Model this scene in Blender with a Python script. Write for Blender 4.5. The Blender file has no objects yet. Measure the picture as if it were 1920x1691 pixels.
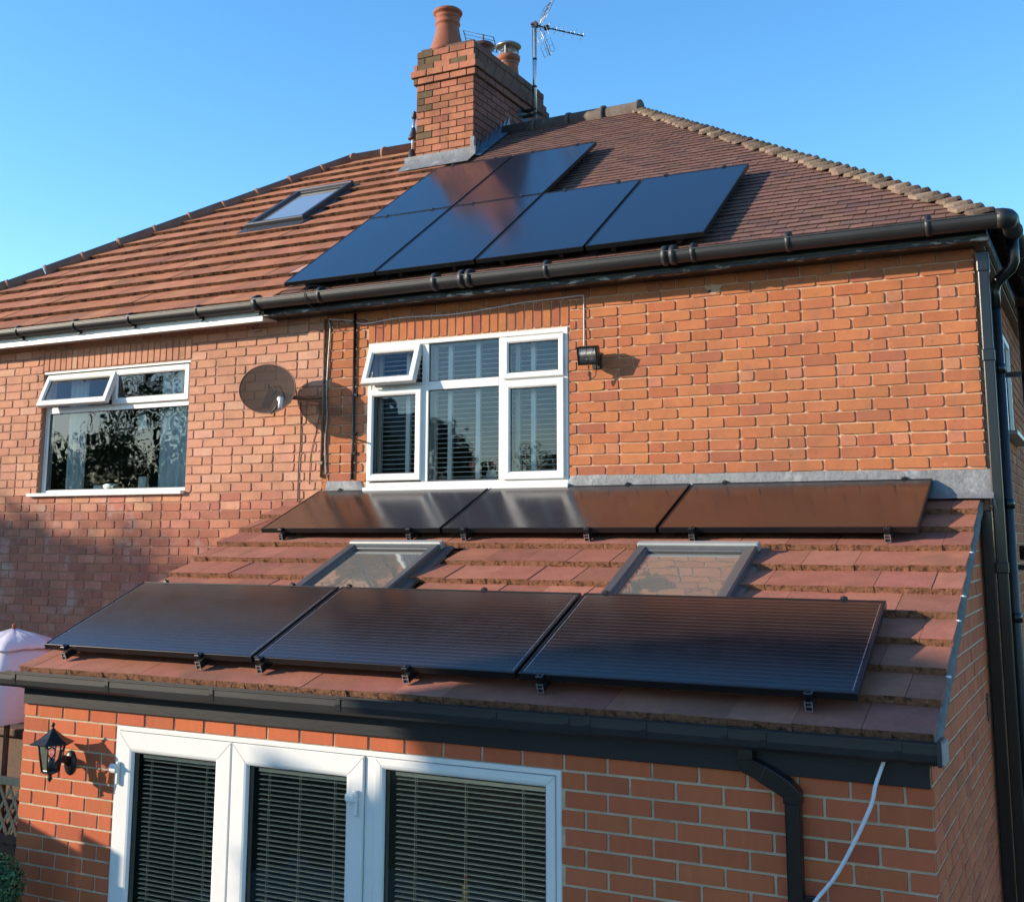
import bpy, math, random
from mathutils import Vector, Matrix, noise
R = math.radians
random.seed(7)
scene = bpy.context.scene
col = scene.collection

# ------------------------------------------------------------------ camera
cam_d = bpy.data.cameras.new("camera"); cam = bpy.data.objects.new("camera", cam_d); col.objects.link(cam)
cam.location = (0.7475, -7.9143, 1.0975)
cam.rotation_euler = (R(99.187), R(-0.173), R(27.403))
cam_d.sensor_fit = 'HORIZONTAL'; cam_d.sensor_width = 36.0
cam_d.lens = 2181.19 / 1920 * 36.0
cam_d.shift_x = 0.0079; cam_d.shift_y = -0.0973
cam_d.clip_start = 0.05; cam_d.clip_end = 4000
scene.camera = cam
# ------------------------------------------------------------------ sky, sun, exposure
SUN = Vector((-0.81, -0.50, 0.285)).normalized()
w = bpy.data.worlds.new("World"); scene.world = w; w.use_nodes = True
nt = w.node_tree; nt.nodes.clear()
sky = nt.nodes.new('ShaderNodeTexSky'); sky.sky_type = 'NISHITA'; sky.sun_disc = False
sky.sun_elevation = math.asin(SUN.z); sky.sun_rotation = math.atan2(SUN.x, SUN.y)
sky.altitude = 100; sky.air_density = 1.0; sky.dust_density = 0.2; sky.ozone_density = 3.0
bg = nt.nodes.new('ShaderNodeBackground'); bg.inputs[1].default_value = 0.135
wo = nt.nodes.new('ShaderNodeOutputWorld')
hs = nt.nodes.new('ShaderNodeHueSaturation'); hs.inputs['Saturation'].default_value = 1.2; hs.inputs['Hue'].default_value = .498; nt.links.new(sky.outputs[0], hs.inputs['Color']); nt.links.new(hs.outputs[0], bg.inputs[0]); nt.links.new(bg.outputs[0], wo.inputs[0])
sd = bpy.data.lights.new("sun", 'SUN'); sd.energy = 3.1; sd.angle = R(0.5); sd.color = (1.0, 0.86, 0.68)
so = bpy.data.objects.new("sun", sd); col.objects.link(so); so.location = SUN * 60
so.rotation_euler = SUN.to_track_quat('Z', 'Y').to_euler()
scene.view_settings.view_transform = 'Standard'; scene.view_settings.look = 'None'
scene.view_settings.exposure = 1.35; scene.view_settings.gamma = 1.0
try: scene.cycles.max_bounces = 8; scene.cycles.transparent_max_bounces = 16
except Exception: pass

# ------------------------------------------------------------------ materials
def lin(c): return tuple(((x/255)/12.92 if x/255 <= .04045 else ((x/255+.055)/1.055)**2.4) for x in c)
def mat(name, base, rough=.6, metal=0., var=.0, vscale=8., bump=0., bscale=60., attr=False, spots=None, coat=0., spec=.5, stretch=None, stains=None, bdist=.004):
    m = bpy.data.materials.new(name); m.use_nodes = True
    t = m.node_tree; n = t.nodes; L = t.links; b = n['Principled BSDF']
    b.inputs['Roughness'].default_value = rough; b.inputs['Metallic'].default_value = metal
    b.inputs['Specular IOR Level'].default_value = spec
    if coat: b.inputs['Coat Weight'].default_value = coat; b.inputs['Coat Roughness'].default_value = .06
    tc = n.new('ShaderNodeTexCoord')
    src = tc.outputs['Object']
    if stretch:
        mp = n.new('ShaderNodeMapping'); mp.inputs['Scale'].default_value = stretch; L.new(src, mp.inputs[0]); st = mp.outputs[0]
    else: st = src
    cur = None
    if attr:
        a = n.new('ShaderNodeAttribute'); a.attribute_name = 'col'; cur = a.outputs['Color']
    else:
        r = n.new('ShaderNodeRGB'); r.outputs[0].default_value = (*base, 1); cur = r.outputs[0]
    def noi(scale, detail=4, vec=st, rough_=.6):
        x = n.new('ShaderNodeTexNoise'); x.inputs['Scale'].default_value = scale; x.inputs['Detail'].default_value = detail
        x.inputs['Roughness'].default_value = rough_; L.new(vec, x.inputs['Vector']); return x.outputs['Fac']
    def mrange(f, a0, a1, b0, b1):
        x = n.new('ShaderNodeMapRange'); x.inputs[1].default_value = a0; x.inputs[2].default_value = a1
        x.inputs[3].default_value = b0; x.inputs[4].default_value = b1; L.new(f, x.inputs[0]); return x.outputs[0]
    if var:
        for sc, am in ((vscale, var), (vscale*7, var*.7)):
            f = mrange(noi(sc), .25, .75, 1-am, 1+am)
            v = n.new('ShaderNodeVectorMath'); v.operation = 'SCALE'; L.new(cur, v.inputs[0]); L.new(f, v.inputs['Scale']); cur = v.outputs[0]
    for spd in (spots or []):      # (scale, threshold lo, hi, colour, strength)
        f = mrange(noi(spd[0], 6), spd[1], spd[2], 0, spd[4])
        mx = n.new('ShaderNodeMix'); mx.data_type = 'RGBA'; L.new(f, mx.inputs[0]); L.new(cur, mx.inputs[6]); mx.inputs[7].default_value = (*spd[3], 1); cur = mx.outputs[2]
    L.new(cur, b.inputs['Base Color'])
    if bump:
        bp = n.new('ShaderNodeBump'); bp.inputs['Strength'].default_value = bump; bp.inputs['Distance'].default_value = bdist
        L.new(noi(bscale, 6, st, .7), bp.inputs['Height']); L.new(bp.outputs[0], b.inputs['Normal'])
    return m
def glassmat(name, tint=(.99, .97, .94), rough=.0, refl=1.45, mul=1.7):
    m = bpy.data.materials.new(name); m.use_nodes = True; t = m.node_tree; n = t.nodes; L = t.links; n.clear()
    o = n.new('ShaderNodeOutputMaterial'); mx = n.new('ShaderNodeMixShader'); tr = n.new('ShaderNodeBsdfTransparent'); g = n.new('ShaderNodeBsdfGlossy')
    fr = n.new('ShaderNodeFresnel'); fr.inputs[0].default_value = refl
    tc = n.new('ShaderNodeTexCoord'); no = n.new('ShaderNodeTexNoise'); no.inputs['Scale'].default_value = 3.0; bp = n.new('ShaderNodeBump'); bp.inputs['Strength'].default_value = .05; bp.inputs['Distance'].default_value = .05
    L.new(tc.outputs['Object'], no.inputs[0]); L.new(no.outputs[0], bp.inputs['Height']); L.new(bp.outputs[0], g.inputs['Normal'])
    ml = n.new('ShaderNodeMath'); ml.operation = 'MULTIPLY_ADD'; ml.inputs[1].default_value = mul; ml.inputs[2].default_value = .02; ml.use_clamp = True
    L.new(fr.outputs[0], ml.inputs[0]); L.new(ml.outputs[0], mx.inputs[0])
    tr.inputs[0].default_value = (*tint, 1); g.inputs['Roughness'].default_value = rough
    L.new(tr.outputs[0], mx.inputs[1]); L.new(g.outputs[0], mx.inputs[2]); L.new(mx.outputs[0], o.inputs[0])
    return m
def pale_mix(m, amt, c):  # pale diffuse mixed into the glass to imitate a bright reflection
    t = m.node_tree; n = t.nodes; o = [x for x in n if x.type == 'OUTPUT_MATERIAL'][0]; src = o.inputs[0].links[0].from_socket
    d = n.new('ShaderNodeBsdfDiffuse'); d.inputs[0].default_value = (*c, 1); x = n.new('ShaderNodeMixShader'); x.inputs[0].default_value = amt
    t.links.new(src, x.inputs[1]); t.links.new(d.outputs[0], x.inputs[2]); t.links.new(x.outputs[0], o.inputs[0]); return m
def pvglass(name, base, rough, line=0.0, pitch=.031, ior=1.75):
    m = mat(name, base, rough, spec=.5); t = m.node_tree; n = t.nodes; L = t.links; b = n['Principled BSDF']
    b.inputs['IOR'].default_value = ior
    tc = n.new('ShaderNodeTexCoord'); sp = n.new('ShaderNodeSeparateXYZ'); L.new(tc.outputs['Object'], sp.inputs[0])
    def mth(op, a, bb=None):
        x = n.new('ShaderNodeMath'); x.operation = op
        for i, v in enumerate((a, bb)):
            if v is None: continue
            if isinstance(v, (int, float)): x.inputs[i].default_value = v
            else: L.new(v, x.inputs[i])
        return x.outputs[0]
    f = mth('LESS_THAN', mth('FRACT', mth('DIVIDE', sp.outputs['Y'], pitch)), .13)
    f = mth('MULTIPLY', f, line)
    mx = n.new('ShaderNodeMix'); mx.data_type = 'RGBA'; L.new(f, mx.inputs[0]); mx.inputs[6].default_value = (*base, 1); mx.inputs[7].default_value = (.30, .27, .27, 1)
    L.new(mx.outputs[2], b.inputs['Base Color'])
    no = n.new('ShaderNodeTexNoise'); no.inputs['Scale'].default_value = 5; no.inputs['Detail'].default_value = 5; L.new(tc.outputs['Object'], no.inputs[0])
    mr = n.new('ShaderNodeMapRange'); mr.inputs[1].default_value = .3; mr.inputs[2].default_value = .7; mr.inputs[3].default_value = rough*.85; mr.inputs[4].default_value = rough*1.2
    L.new(no.outputs[0], mr.inputs[0]); L.new(mr.outputs[0], b.inputs['Roughness'])
    bp = n.new('ShaderNodeBump'); bp.inputs['Strength'].default_value = .03; bp.inputs['Distance'].default_value = .02
    n2 = n.new('ShaderNodeTexNoise'); n2.inputs['Scale'].default_value = 2.2; L.new(tc.outputs['Object'], n2.inputs[0]); L.new(n2.outputs[0], bp.inputs['Height']); L.new(bp.outputs[0], b.inputs['Normal'])
    return m
WHT = (.70, .68, .64)
M = dict(
 brick=mat('old_brick', (.4, .16, .08), .92, attr=True, var=.10, vscale=9, bump=.55, bscale=130, spots=[(1.1, .47, .70, (.17, .08, .055), .45), (5.5, .55, .68, (.20, .11, .08), .35), (42, .64, .72, (.09, .035, .02), .55), (16, .62, .78, (.55, .40, .30), .22)], spec=.2),
 brick_chim=mat('sooty_brick', (.4, .16, .08), .95, attr=True, var=.16, vscale=9, bump=.6, bscale=120, spots=[(3, .48, .68, (.06, .045, .035), .45), (9, .6, .72, (.04, .035, .03), .5)], spec=.15),
 brick_low=mat('repaired_old_brick', (.3, .12, .08), .95, attr=True, var=.14, vscale=7, bump=.6, bscale=120, spots=[(3.2, .54, .68, (.52, .40, .34), .6), (1.3, .45, .65, (.20, .09, .065), .4), (22, .60, .75, (.5, .4, .35), .35)], spec=.2),
 mortar=mat('tan_mortar', (.50, .31, .20), .95, var=.12, vscale=12, bump=.5, bscale=150, spec=.1),
 mortar_l=mat('brown_mortar', (.35, .19, .125), .95, var=.14, vscale=8, bump=.5, bscale=150, spec=.1),
 mortar_c=mat('dark_mortar', (.12, .085, .065), .95, var=.15, vscale=12, bump=.5, bscale=150, spec=.1),
 brick_new=mat('wirecut_brick', (.42, .12, .05), .85, attr=True, var=.07, vscale=10, bump=.35, bscale=70, stretch=(3, 3, .7), spots=[(5, .66, .78, (.55, .35, .25), .2)], spec=.25, bdist=.003),
 mortar_n=mat('pale_mortar', (.50, .38, .26), .95, var=.14, vscale=14, bump=.5, bscale=120, spots=[(9, .5, .7, (.25, .21, .17), .5)], spec=.1),
 tile=mat('concrete_tile', (.3, .14, .1), .93, attr=True, var=.16, vscale=6, bump=.55, bscale=170, spots=[(45, .64, .76, (.11, .06, .045), .5), (60, .66, .74, (.45, .36, .28), .55), (2.2, .52, .72, (.14, .085, .055), .45), (9, .58, .70, (.17, .10, .07), .4)], spec=.2),
 tile_edge=mat('mossy_tile_edge', (.25, .12, .07), .98, var=.3, vscale=22, bump=1., bscale=42, spots=[(24, .54, .64, (.035, .025, .015), .8), (31, .62, .7, (.42, .20, .11), .6)], spec=.1, bdist=.02),
 tile_edge_d=mat('mossy_shaded_edge', (.12, .06, .035), .98, var=.35, vscale=16, bump=1., bscale=42, spots=[(10, .50, .60, (.02, .015, .01), .9), (31, .60, .7, (.36, .17, .09), .7)], spec=.1, bdist=.02),  # dark moss plus the course shadow, both put into the edge colour
 plain=mat('plain_tile', (.17, .09, .07), .92, attr=True, var=.14, vscale=9, bump=.5, bscale=130, spots=[(50, .67, .76, (.4, .33, .27), .45), (3, .55, .75, (.08, .05, .045), .3)], spec=.2),
 plain_edge=mat('plain_tile_edge', (.07, .04, .035), .95, var=.25, vscale=20, spec=.1),
 bonnet=mat('lichen_bonnet', (.38, .30, .20), .95, attr=True, var=.22, vscale=16, bump=.8, bscale=70, spots=[(30, .58, .7, (.14, .10, .07), .5)], spec=.15, bdist=.01),
 ridge=mat('ridge_tile', (.24, .13, .09), .85, var=.2, vscale=7, bump=.4, bscale=90, spec=.3),
 ridge_d=mat('dark_ridge_tile', (.085, .068, .06), .85, var=.3, vscale=7, bump=.6, bscale=50, spots=[(14, .6, .72, (.2, .19, .17), .5)], spec=.3),
 verge=mat('grey_verge_mortar', (.19, .18, .17), .95, var=.25, vscale=14, bump=1., bscale=50, spec=.15, bdist=.015),
 lead=mat('lead_sheet', (.17, .175, .18), .6, metal=.15, var=.25, vscale=6, bump=.9, bscale=18, spots=[(5, .57, .70, (.5, .5, .5), .5)], spec=.4, bdist=.012),
 blue_lead=mat('blue_film_lead', (.06, .11, .17), .35, var=.3, vscale=9, bump=.5, bscale=20, spots=[(12, .58, .7, (.25, .36, .45), .6)], spec=.5, bdist=.012),
 black=mat('black_plastic', (.007, .007, .008), .28, spec=.5, var=.2, vscale=5, bump=.12, bscale=30),
 black_paint=mat('black_paint', (.010, .010, .012), .3, var=.3, vscale=4, bump=.7, bscale=16, spec=.5, stretch=(.25, 1, 1), bdist=.006, spots=[(9, .66, .72, (.3, .28, .25), .5)]),
 worn=mat('worn_black_paint', (.012, .012, .014), .45, var=.3, vscale=4, bump=.8, bscale=20, stretch=(.35, 1, 1), bdist=.008, spots=[(26, .55, .62, (.42, .40, .36), .85)]),
 fascia_b=mat('black_board', (.007, .0075, .009), .5, var=.25, vscale=5, bump=.25, bscale=45, spec=.4, stretch=(.3, 1, 1)),
 gut=mat('grey_black_gutter', (.014, .014, .015), .5, var=.25, vscale=5, bump=.12, bscale=30, spec=.5),
 white=mat('white_upvc', WHT, .3, var=.03, vscale=3, bump=.04, bscale=14, spec=.5),
 seal=mat('black_gasket', (.012, .012, .012), .6),
 grey_d=mat('dark_grey_cladding', (.05, .05, .055), .4, metal=.3, var=.1, vscale=5),
 grey=mat('grey_cladding', (.11, .11, .11), .4, metal=.3, var=.08, vscale=5, bump=.1, bscale=40),
 greylt=mat('pale_grey_cladding', (.30, .30, .28), .4, metal=.2, var=.08, vscale=5, bump=.1, bscale=40),
 frame=mat('black_anodised_frame', (.015, .015, .016), .32, metal=.4, var=.15, vscale=6, spec=.5),
 silver=mat('silver_aluminium', (.65, .65, .64), .3, metal=.9, var=.1, vscale=20),
 pv_lo=pvglass('solar_glass_rear', (.024, .014, .011), .21, .0, ior=2.2),
 pv_mid=pvglass('solar_glass_striped', (.018, .012, .012), .15, .16, .037),
 pv_up=pvglass('solar_glass_blue', (.010, .014, .028), .15, .0, ior=1.9),
 glass=glassmat('window_glass'), glass_sky=pale_mix(glassmat('skylight_glass', (.85, .9, .88), .03, 1.7, 3.0), .22, (.5, .47, .40)),
 blind=mat('cream_blind_slat', (.95, .74, .50), .45, var=.05, vscale=10),
 shutter=mat('white_shutter', (.74, .74, .68), .5, var=.04, vscale=6),
 curtain=mat('pale_curtain', (.60, .66, .64), .9, var=.06, vscale=6, bump=.3, bscale=40),
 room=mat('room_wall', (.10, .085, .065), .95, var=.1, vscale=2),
 clay=mat('terracotta', (.25, .075, .036), .7, var=.16, vscale=7, bump=.3, bscale=50, spots=[(9, .62, .75, (.08, .05, .04), .6)], spec=.35),
 cowl=mat('brown_metal_cowl', (.10, .035, .025), .5, metal=.3, var=.2, vscale=10),
 steel=mat('dull_steel', (.28, .28, .28), .4, metal=.8, var=.25, vscale=14),
 alu=mat('weathered_aluminium', (.5, .5, .5), .35, metal=.8, var=.2, vscale=14),
 darkmetal=mat('dark_metal', (.03, .03, .035), .5, metal=.6, var=.2, vscale=14),
 lantern=mat('cast_black', (.014, .014, .015), .4, var=.3, vscale=20, bump=.35, bscale=80, spec=.5),
 copper=mat('brown_conduit', (.20, .10, .06), .45, var=.25, vscale=10, spec=.5),
 cableb=mat('black_cable', (.015, .015, .016), .5), cablew=mat('white_cable', (.62, .63, .66), .45, var=.08, vscale=20),
 canvas=mat('lilac_canvas', (.66, .61, .66), .85, var=.05, vscale=3, bump=.3, bscale=22, bdist=.01),
 wood=mat('fence_timber', (.44, .34, .18), .85, var=.2, vscale=12, bump=.4, bscale=60, stretch=(1, 1, .2)),
 dwood=mat('dark_timber', (.10, .055, .032), .8, var=.25, vscale=10, bump=.4, bscale=60),
 leaf=mat('box_leaf', (.05, .13, .045), .5, attr=True, spec=.4), leaf2=mat('garden_leaf', (.05, .10, .03), .55, attr=True, spec=.4),
 bark=mat('bark', (.09, .065, .045), .95, var=.3, vscale=8, bump=1., bscale=20, bdist=.03),
 grass=mat('lawn_ground', (.075, .085, .035), .95, var=.35, vscale=.6, bump=.8, bscale=30, bdist=.02),
 paving=mat('stone_paving', (.28, .25, .21), .9, var=.15, vscale=2, bump=.4, bscale=40),
 render=mat('cream_render', (.66, .62, .54), .9, var=.08, vscale=2),
 red=mat('red_plastic', (.5, .03, .02), .4), yellow=mat('yellow_plastic', (.65, .42, .03), .4), pink=mat('pink_petal', (.6, .12, .13), .6),
 card=mat('paper_card', (.7, .72, .62), .8), bulb=glassmat('bulb_glass', (1, 1, 1), .02, 1.45),
)
def dishmat():
    m = mat('perforated_dish', (.012, .007, .006), .8, metal=0., spec=.25, var=.1, vscale=6); t = m.node_tree; n = t.nodes
    o = [x for x in n if x.type == 'OUTPUT_MATERIAL'][0]; b = n['Principled BSDF']; tr = n.new('ShaderNodeBsdfTransparent'); mx = n.new('ShaderNodeMixShader'); mx.inputs[0].default_value = .93
    t.links.new(tr.outputs[0], mx.inputs[1]); t.links.new(b.outputs[0], mx.inputs[2]); t.links.new(mx.outputs[0], o.inputs[0]); return m
M['dish'] = dishmat()

# ------------------------------------------------------------------ mesh helpers
def wloc(o):
    v = Vector((0, 0, 0))
    while o is not None: v += Vector(o.location); o = o.parent
    return v
class MB:
    def __init__(s): s.v = []; s.f = []; s.mi = []; s.c = []; s.sm = []
    def add(s, vs, fs, mi=0, c=None, sm=False, T=None):
        b = len(s.v)
        if T is not None: vs = [T @ Vector(p) for p in vs]
        s.v += [tuple(p) for p in vs]
        for f in fs: s.f.append([b+i for i in f]); s.mi.append(mi); s.c.append(c); s.sm.append(sm)
    def box(s, x0, x1, y0, y1, z0, z1, T=None, mi=0, c=None, ch=0.):
        if ch <= 0:
            vs = [(x0,y0,z0),(x1,y0,z0),(x1,y1,z0),(x0,y1,z0),(x0,y0,z1),(x1,y0,z1),(x1,y1,z1),(x0,y1,z1)]
            s.add(vs, [(0,3,2,1),(4,5,6,7),(0,1,5,4),(1,2,6,5),(2,3,7,6),(3,0,4,7)], mi, c, False, T)
        else:   # chamfered: loft of rect loops along z
            def lp(i, z): return [(x0+i,y0+i,z),(x1-i,y0+i,z),(x1-i,y1-i,z),(x0+i,y1-i,z)]
            vs = []
            def oc(i, z):
                return [(x0+ch+i,y0+i,z),(x1-ch-i,y0+i,z),(x1-i,y0+ch+i,z),(x1-i,y1-ch-i,z),(x1-ch-i,y1-i,z),(x0+ch+i,y1-i,z),(x0+i,y1-ch-i,z),(x0+i,y0+ch+i,z)]
            L = [oc(ch*.7, z0), oc(0, z0+ch), oc(0, z1-ch), oc(ch*.7, z1)]
            for l in L: vs += l
            fs = [tuple(range(7,-1,-1)), tuple(range(24,32))]
            for k in range(3):
                for i in range(8): fs.append((k*8+i, k*8+(i+1)%8, k*8+8+(i+1)%8, k*8+8+i))
            s.add(vs, fs, mi, c, False, T)
    def tube(s, pts, r, n=10, mi=0, c=None, cap=True, T=None):
        pts = [Vector(p) for p in pts]; rs = r if isinstance(r, (list, tuple)) else [r]*len(pts)
        vs = []; prev = None
        for i, p in enumerate(pts):
            d = (pts[min(i+1, len(pts)-1)] - pts[max(i-1, 0)])
            d = d.normalized() if d.length > 1e-9 else Vector((0,0,1))
            if prev is None:
                u = d.orthogonal().normalized()
            else:
                u = prev - d*prev.dot(d); u = u.normalized() if u.length > 1e-6 else d.orthogonal().normalized()
            prev = u; v = d.cross(u)
            for k in range(n):
                a = 2*math.pi*k/n; vs.append(p + (u*math.cos(a) + v*math.sin(a))*rs[i])
        fs = []
        for i in range(len(pts)-1):
            for k in range(n): fs.append((i*n+k, i*n+(k+1)%n, (i+1)*n+(k+1)%n, (i+1)*n+k))
        b = len(s.v); s.add(vs, fs, mi, c, True, T)
        if cap:
            s.f.append([b+k for k in range(n-1,-1,-1)]); s.mi.append(mi); s.c.append(c); s.sm.append(False)
            s.f.append([b+(len(pts)-1)*n+k for k in range(n)]); s.mi.append(mi); s.c.append(c); s.sm.append(False)
    def lathe(s, prof, cx, cy, n=20, mi=0, c=None, T=None, sm=True):   # prof [(r,z)]
        vs = []
        for r, z in prof:
            for k in range(n): a = 2*math.pi*k/n; vs.append((cx+r*math.cos(a), cy+r*math.sin(a), z))
        fs = []
        for i in range(len(prof)-1):
            for k in range(n): fs.append((i*n+k, i*n+(k+1)%n, (i+1)*n+(k+1)%n, (i+1)*n+k))
        s.add(vs, fs, mi, c, sm, T)
        b = len(s.v)-len(vs)
        for i, rev in ((0, True), (len(prof)-1, False)):
            if prof[i][0] > 1e-4:
                q = [b+i*n+k for k in range(n)]
                s.f.append(q[::-1] if rev else q); s.mi.append(mi); s.c.append(c); s.sm.append(False)
    def ring(s, x0, x1, z0, z1, rings, T, mi=0, c=None, loop=True):   # rings [(inset, n)] ; T maps (a,b,n)
        vs = []
        for i, d in rings: vs += [(x0+i, z0+i, d), (x1-i, z0+i, d), (x1-i, z1-i, d), (x0+i, z1-i, d)]
        fs = []; m = len(rings)
        for k in range(m if loop else m-1):
            k2 = (k+1) % m
            for i in range(4): fs.append((k*4+i, k*4+(i+1)%4, k2*4+(i+1)%4, k2*4+i))
        s.add(vs, fs, mi, c, False, T)
    def extx(s, prof, x0, x1, mi=0, c=None, sm=False, T=None):   # closed profile [(y,z)] extruded in x
        n = len(prof); vs = [(x0,y,z) for y,z in prof]+[(x1,y,z) for y,z in prof]
        fs = [(i,(i+1)%n,n+(i+1)%n,n+i) for i in range(n)]
        s.add(vs, fs, mi, c, sm, T); s.add(vs, [tuple(range(n-1,-1,-1)), tuple(range(n,2*n))], mi, c, False, T)
    def build(s, name, mats, parent=None, world=True, label=None, bevel=0):
        if not isinstance(mats, (list, tuple)): mats = [mats]
        off = wloc(parent) if (world and parent is not None) else Vector((0,0,0))
        me = bpy.data.meshes.new(name)
        me.from_pydata([tuple(Vector(p)-off) for p in s.v], [], s.f)
        for m in mats: me.materials.append(m)
        me.polygons.foreach_set('material_index', s.mi); me.polygons.foreach_set('use_smooth', s.sm)
        if any(c is not None for c in s.c):
            at = me.color_attributes.new('col', 'FLOAT_COLOR', 'CORNER'); buf = []
            for p, c in zip(s.f, s.c):
                cc = tuple(c)+(1.,) if c is not None else (.3,.3,.3,1.)
                buf += list(cc)*len(p)
            at.data.foreach_set('color', buf)
        me.validate(); me.update()
        o = bpy.data.objects.new(name, me); col.objects.link(o); o.parent = parent
        if label: o['label'] = label
        if bevel:
            b = o.modifiers.new('bevel', 'BEVEL'); b.width = bevel; b.segments = 2; b.limit_method = 'ANGLE'; b.angle_limit = R(50)
        return o
def parts(m, name, mats, parent, **kw):      # every separate piece of m becomes a part of its own
    par = list(range(len(m.v)))
    def find(i):
        while par[i] != i: par[i] = par[par[i]]; i = par[i]
        return i
    for f in m.f:
        a = find(f[0])
        for i in f[1:]: par[find(i)] = a
    # pieces whose bounding boxes touch belong together
    grp = {}
    for k, f in enumerate(m.f): grp.setdefault(find(f[0]), []).append(k)
    bb = []
    for r_, fs in grp.items():
        P = [m.v[i] for k in fs for i in m.f[k]]
        bb.append([[min(p[a] for p in P)-.001 for a in range(3)], [max(p[a] for p in P)+.001 for a in range(3)], fs])
    ch = True
    while ch:
        ch = False
        for i in range(len(bb)):
            for j in range(i+1, len(bb)):
                A, B = bb[i], bb[j]
                if all(A[0][k] <= B[1][k] and B[0][k] <= A[1][k] for k in range(3)):
                    bb[i] = [[min(A[0][k], B[0][k]) for k in range(3)], [max(A[1][k], B[1][k]) for k in range(3)], A[2]+B[2]]; bb.pop(j); ch = True; break
            if ch: break
    for lo, hi, fs in bb:
        q = MB(); mp = {}
        for k in sorted(fs):
            g = []
            for i in m.f[k]:
                if i not in mp: mp[i] = len(q.v); q.v.append(m.v[i])
                g.append(mp[i])
            q.f.append(g); q.mi.append(m.mi[k]); q.c.append(m.c[k]); q.sm.append(m.sm[k])
        q.build(name, mats, parent, **kw)
def thing(name, label, cat, loc=(0,0,0), rot=(0,0,0), group=None, kind=None):
    o = bpy.data.objects.new(name, None); col.objects.link(o); o.location = loc; o.rotation_euler = rot
    o.empty_display_size = .1
    o['label'] = label; o['category'] = cat
    if group: o['group'] = group
    if kind: o['kind'] = kind
    return o
def tag(o, label, cat, group=None, kind=None):
    o['label'] = label; o['category'] = cat
    if group: o['group'] = group
    if kind: o['kind'] = kind
    return o
def axes(o, a, b, n):
    return Matrix(((a[0],b[0],n[0],o[0]),(a[1],b[1],n[1],o[1]),(a[2],b[2],n[2],o[2]),(0,0,0,1)))
FRONT = axes((0,0,0), (1,0,0), (0,0,1), (0,-1,0))                # (a,b,n) = (x, z, -y)
def frontat(y): return axes((0,y,0), (1,0,0), (0,0,1), (0,-1,0))
def flankat(x): return axes((x,0,0), (0,1,0), (0,0,1), (1,0,0))  # (a,b,n) = (y, z, x)
def lflankat(x): return axes((x,0,0), (0,-1,0), (0,0,1), (-1,0,0))
def roofT(z0, ang, x=0): return axes((x,0,z0), (1,0,0), (0,math.cos(ang),math.sin(ang)), (0,-math.sin(ang),math.cos(ang)))
rnd = random.random
def rr(a, b): return a + (b-a)*rnd()
def clip(poly, a, b, c):     # keep a*x+b*y<=c
    out = []
    for i in range(len(poly)):
        p, q = poly[i], poly[(i+1) % len(poly)]
        dp, dq = a*p[0]+b*p[1]-c, a*q[0]+b*q[1]-c
        if dp <= 0: out.append(p)
        if (dp < 0 < dq) or (dq < 0 < dp):
            t = dp/(dp-dq); out.append((p[0]+t*(q[0]-p[0]), p[1]+t*(q[1]-p[1])))
    return out
def brick(mb, x0, x1, z0, z1, T, c, rad=.012, dep=.007, jit=.0015, halfplane=None, mi=0):
    w_, h_ = x1-x0, z1-z0
    if w_ < .02 or h_ < .015: return
    rad = min(rad, w_*.3, h_*.3); poly = []
    j = lambda: rr(-jit, jit)
    for (cx, cz, a0) in ((x0, z0, 180), (x1, z0, 270), (x1, z1, 0), (x0, z1, 90)):
        r = rad*rr(.5, 1.5); sx = 1 if cx == x0 else -1; sz = 1 if cz == z0 else -1
        for a in (0, 45, 90):
            an = R(a0+a); poly.append((cx+sx*r+r*math.cos(an)+j(), cz+sz*r+r*math.sin(an)+j()))
    if halfplane:
        poly = clip(poly, *halfplane)
        if len(poly) < 3: return
    gx = sum(p[0] for p in poly)/len(poly); gz = sum(p[1] for p in poly)/len(poly)
    n = len(poly); bev = .0035; tx, tz, d0 = rr(-.012, .012), rr(-.02, .02), rr(-.001, .0015)
    vs = [(p[0], p[1], -.004) for p in poly] + [(p[0], p[1], dep-bev+d0) for p in poly]
    for p in poly:
        dx, dz = p[0]-gx, p[1]-gz; l = math.hypot(dx, dz) or 1
        vs.append((p[0]-dx/l*bev, p[1]-dz/l*bev, dep+d0+dx*tx+dz*tz))
    fs = [tuple(range(2*n, 3*n))]
    for k in (0, 1):
        for i in range(n): fs.append((k*n+i, k*n+(i+1)%n, k*n+n+(i+1)%n, k*n+n+i))
    mb.add(vs, fs, mi, c, False, T)
def jc(c, a=.12, h=.05):
    k = 1+rr(-a, a); return (c[0]*k, c[1]*k*(1+rr(-h, h)), c[2]*k*(1+rr(-h, h)))
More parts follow.
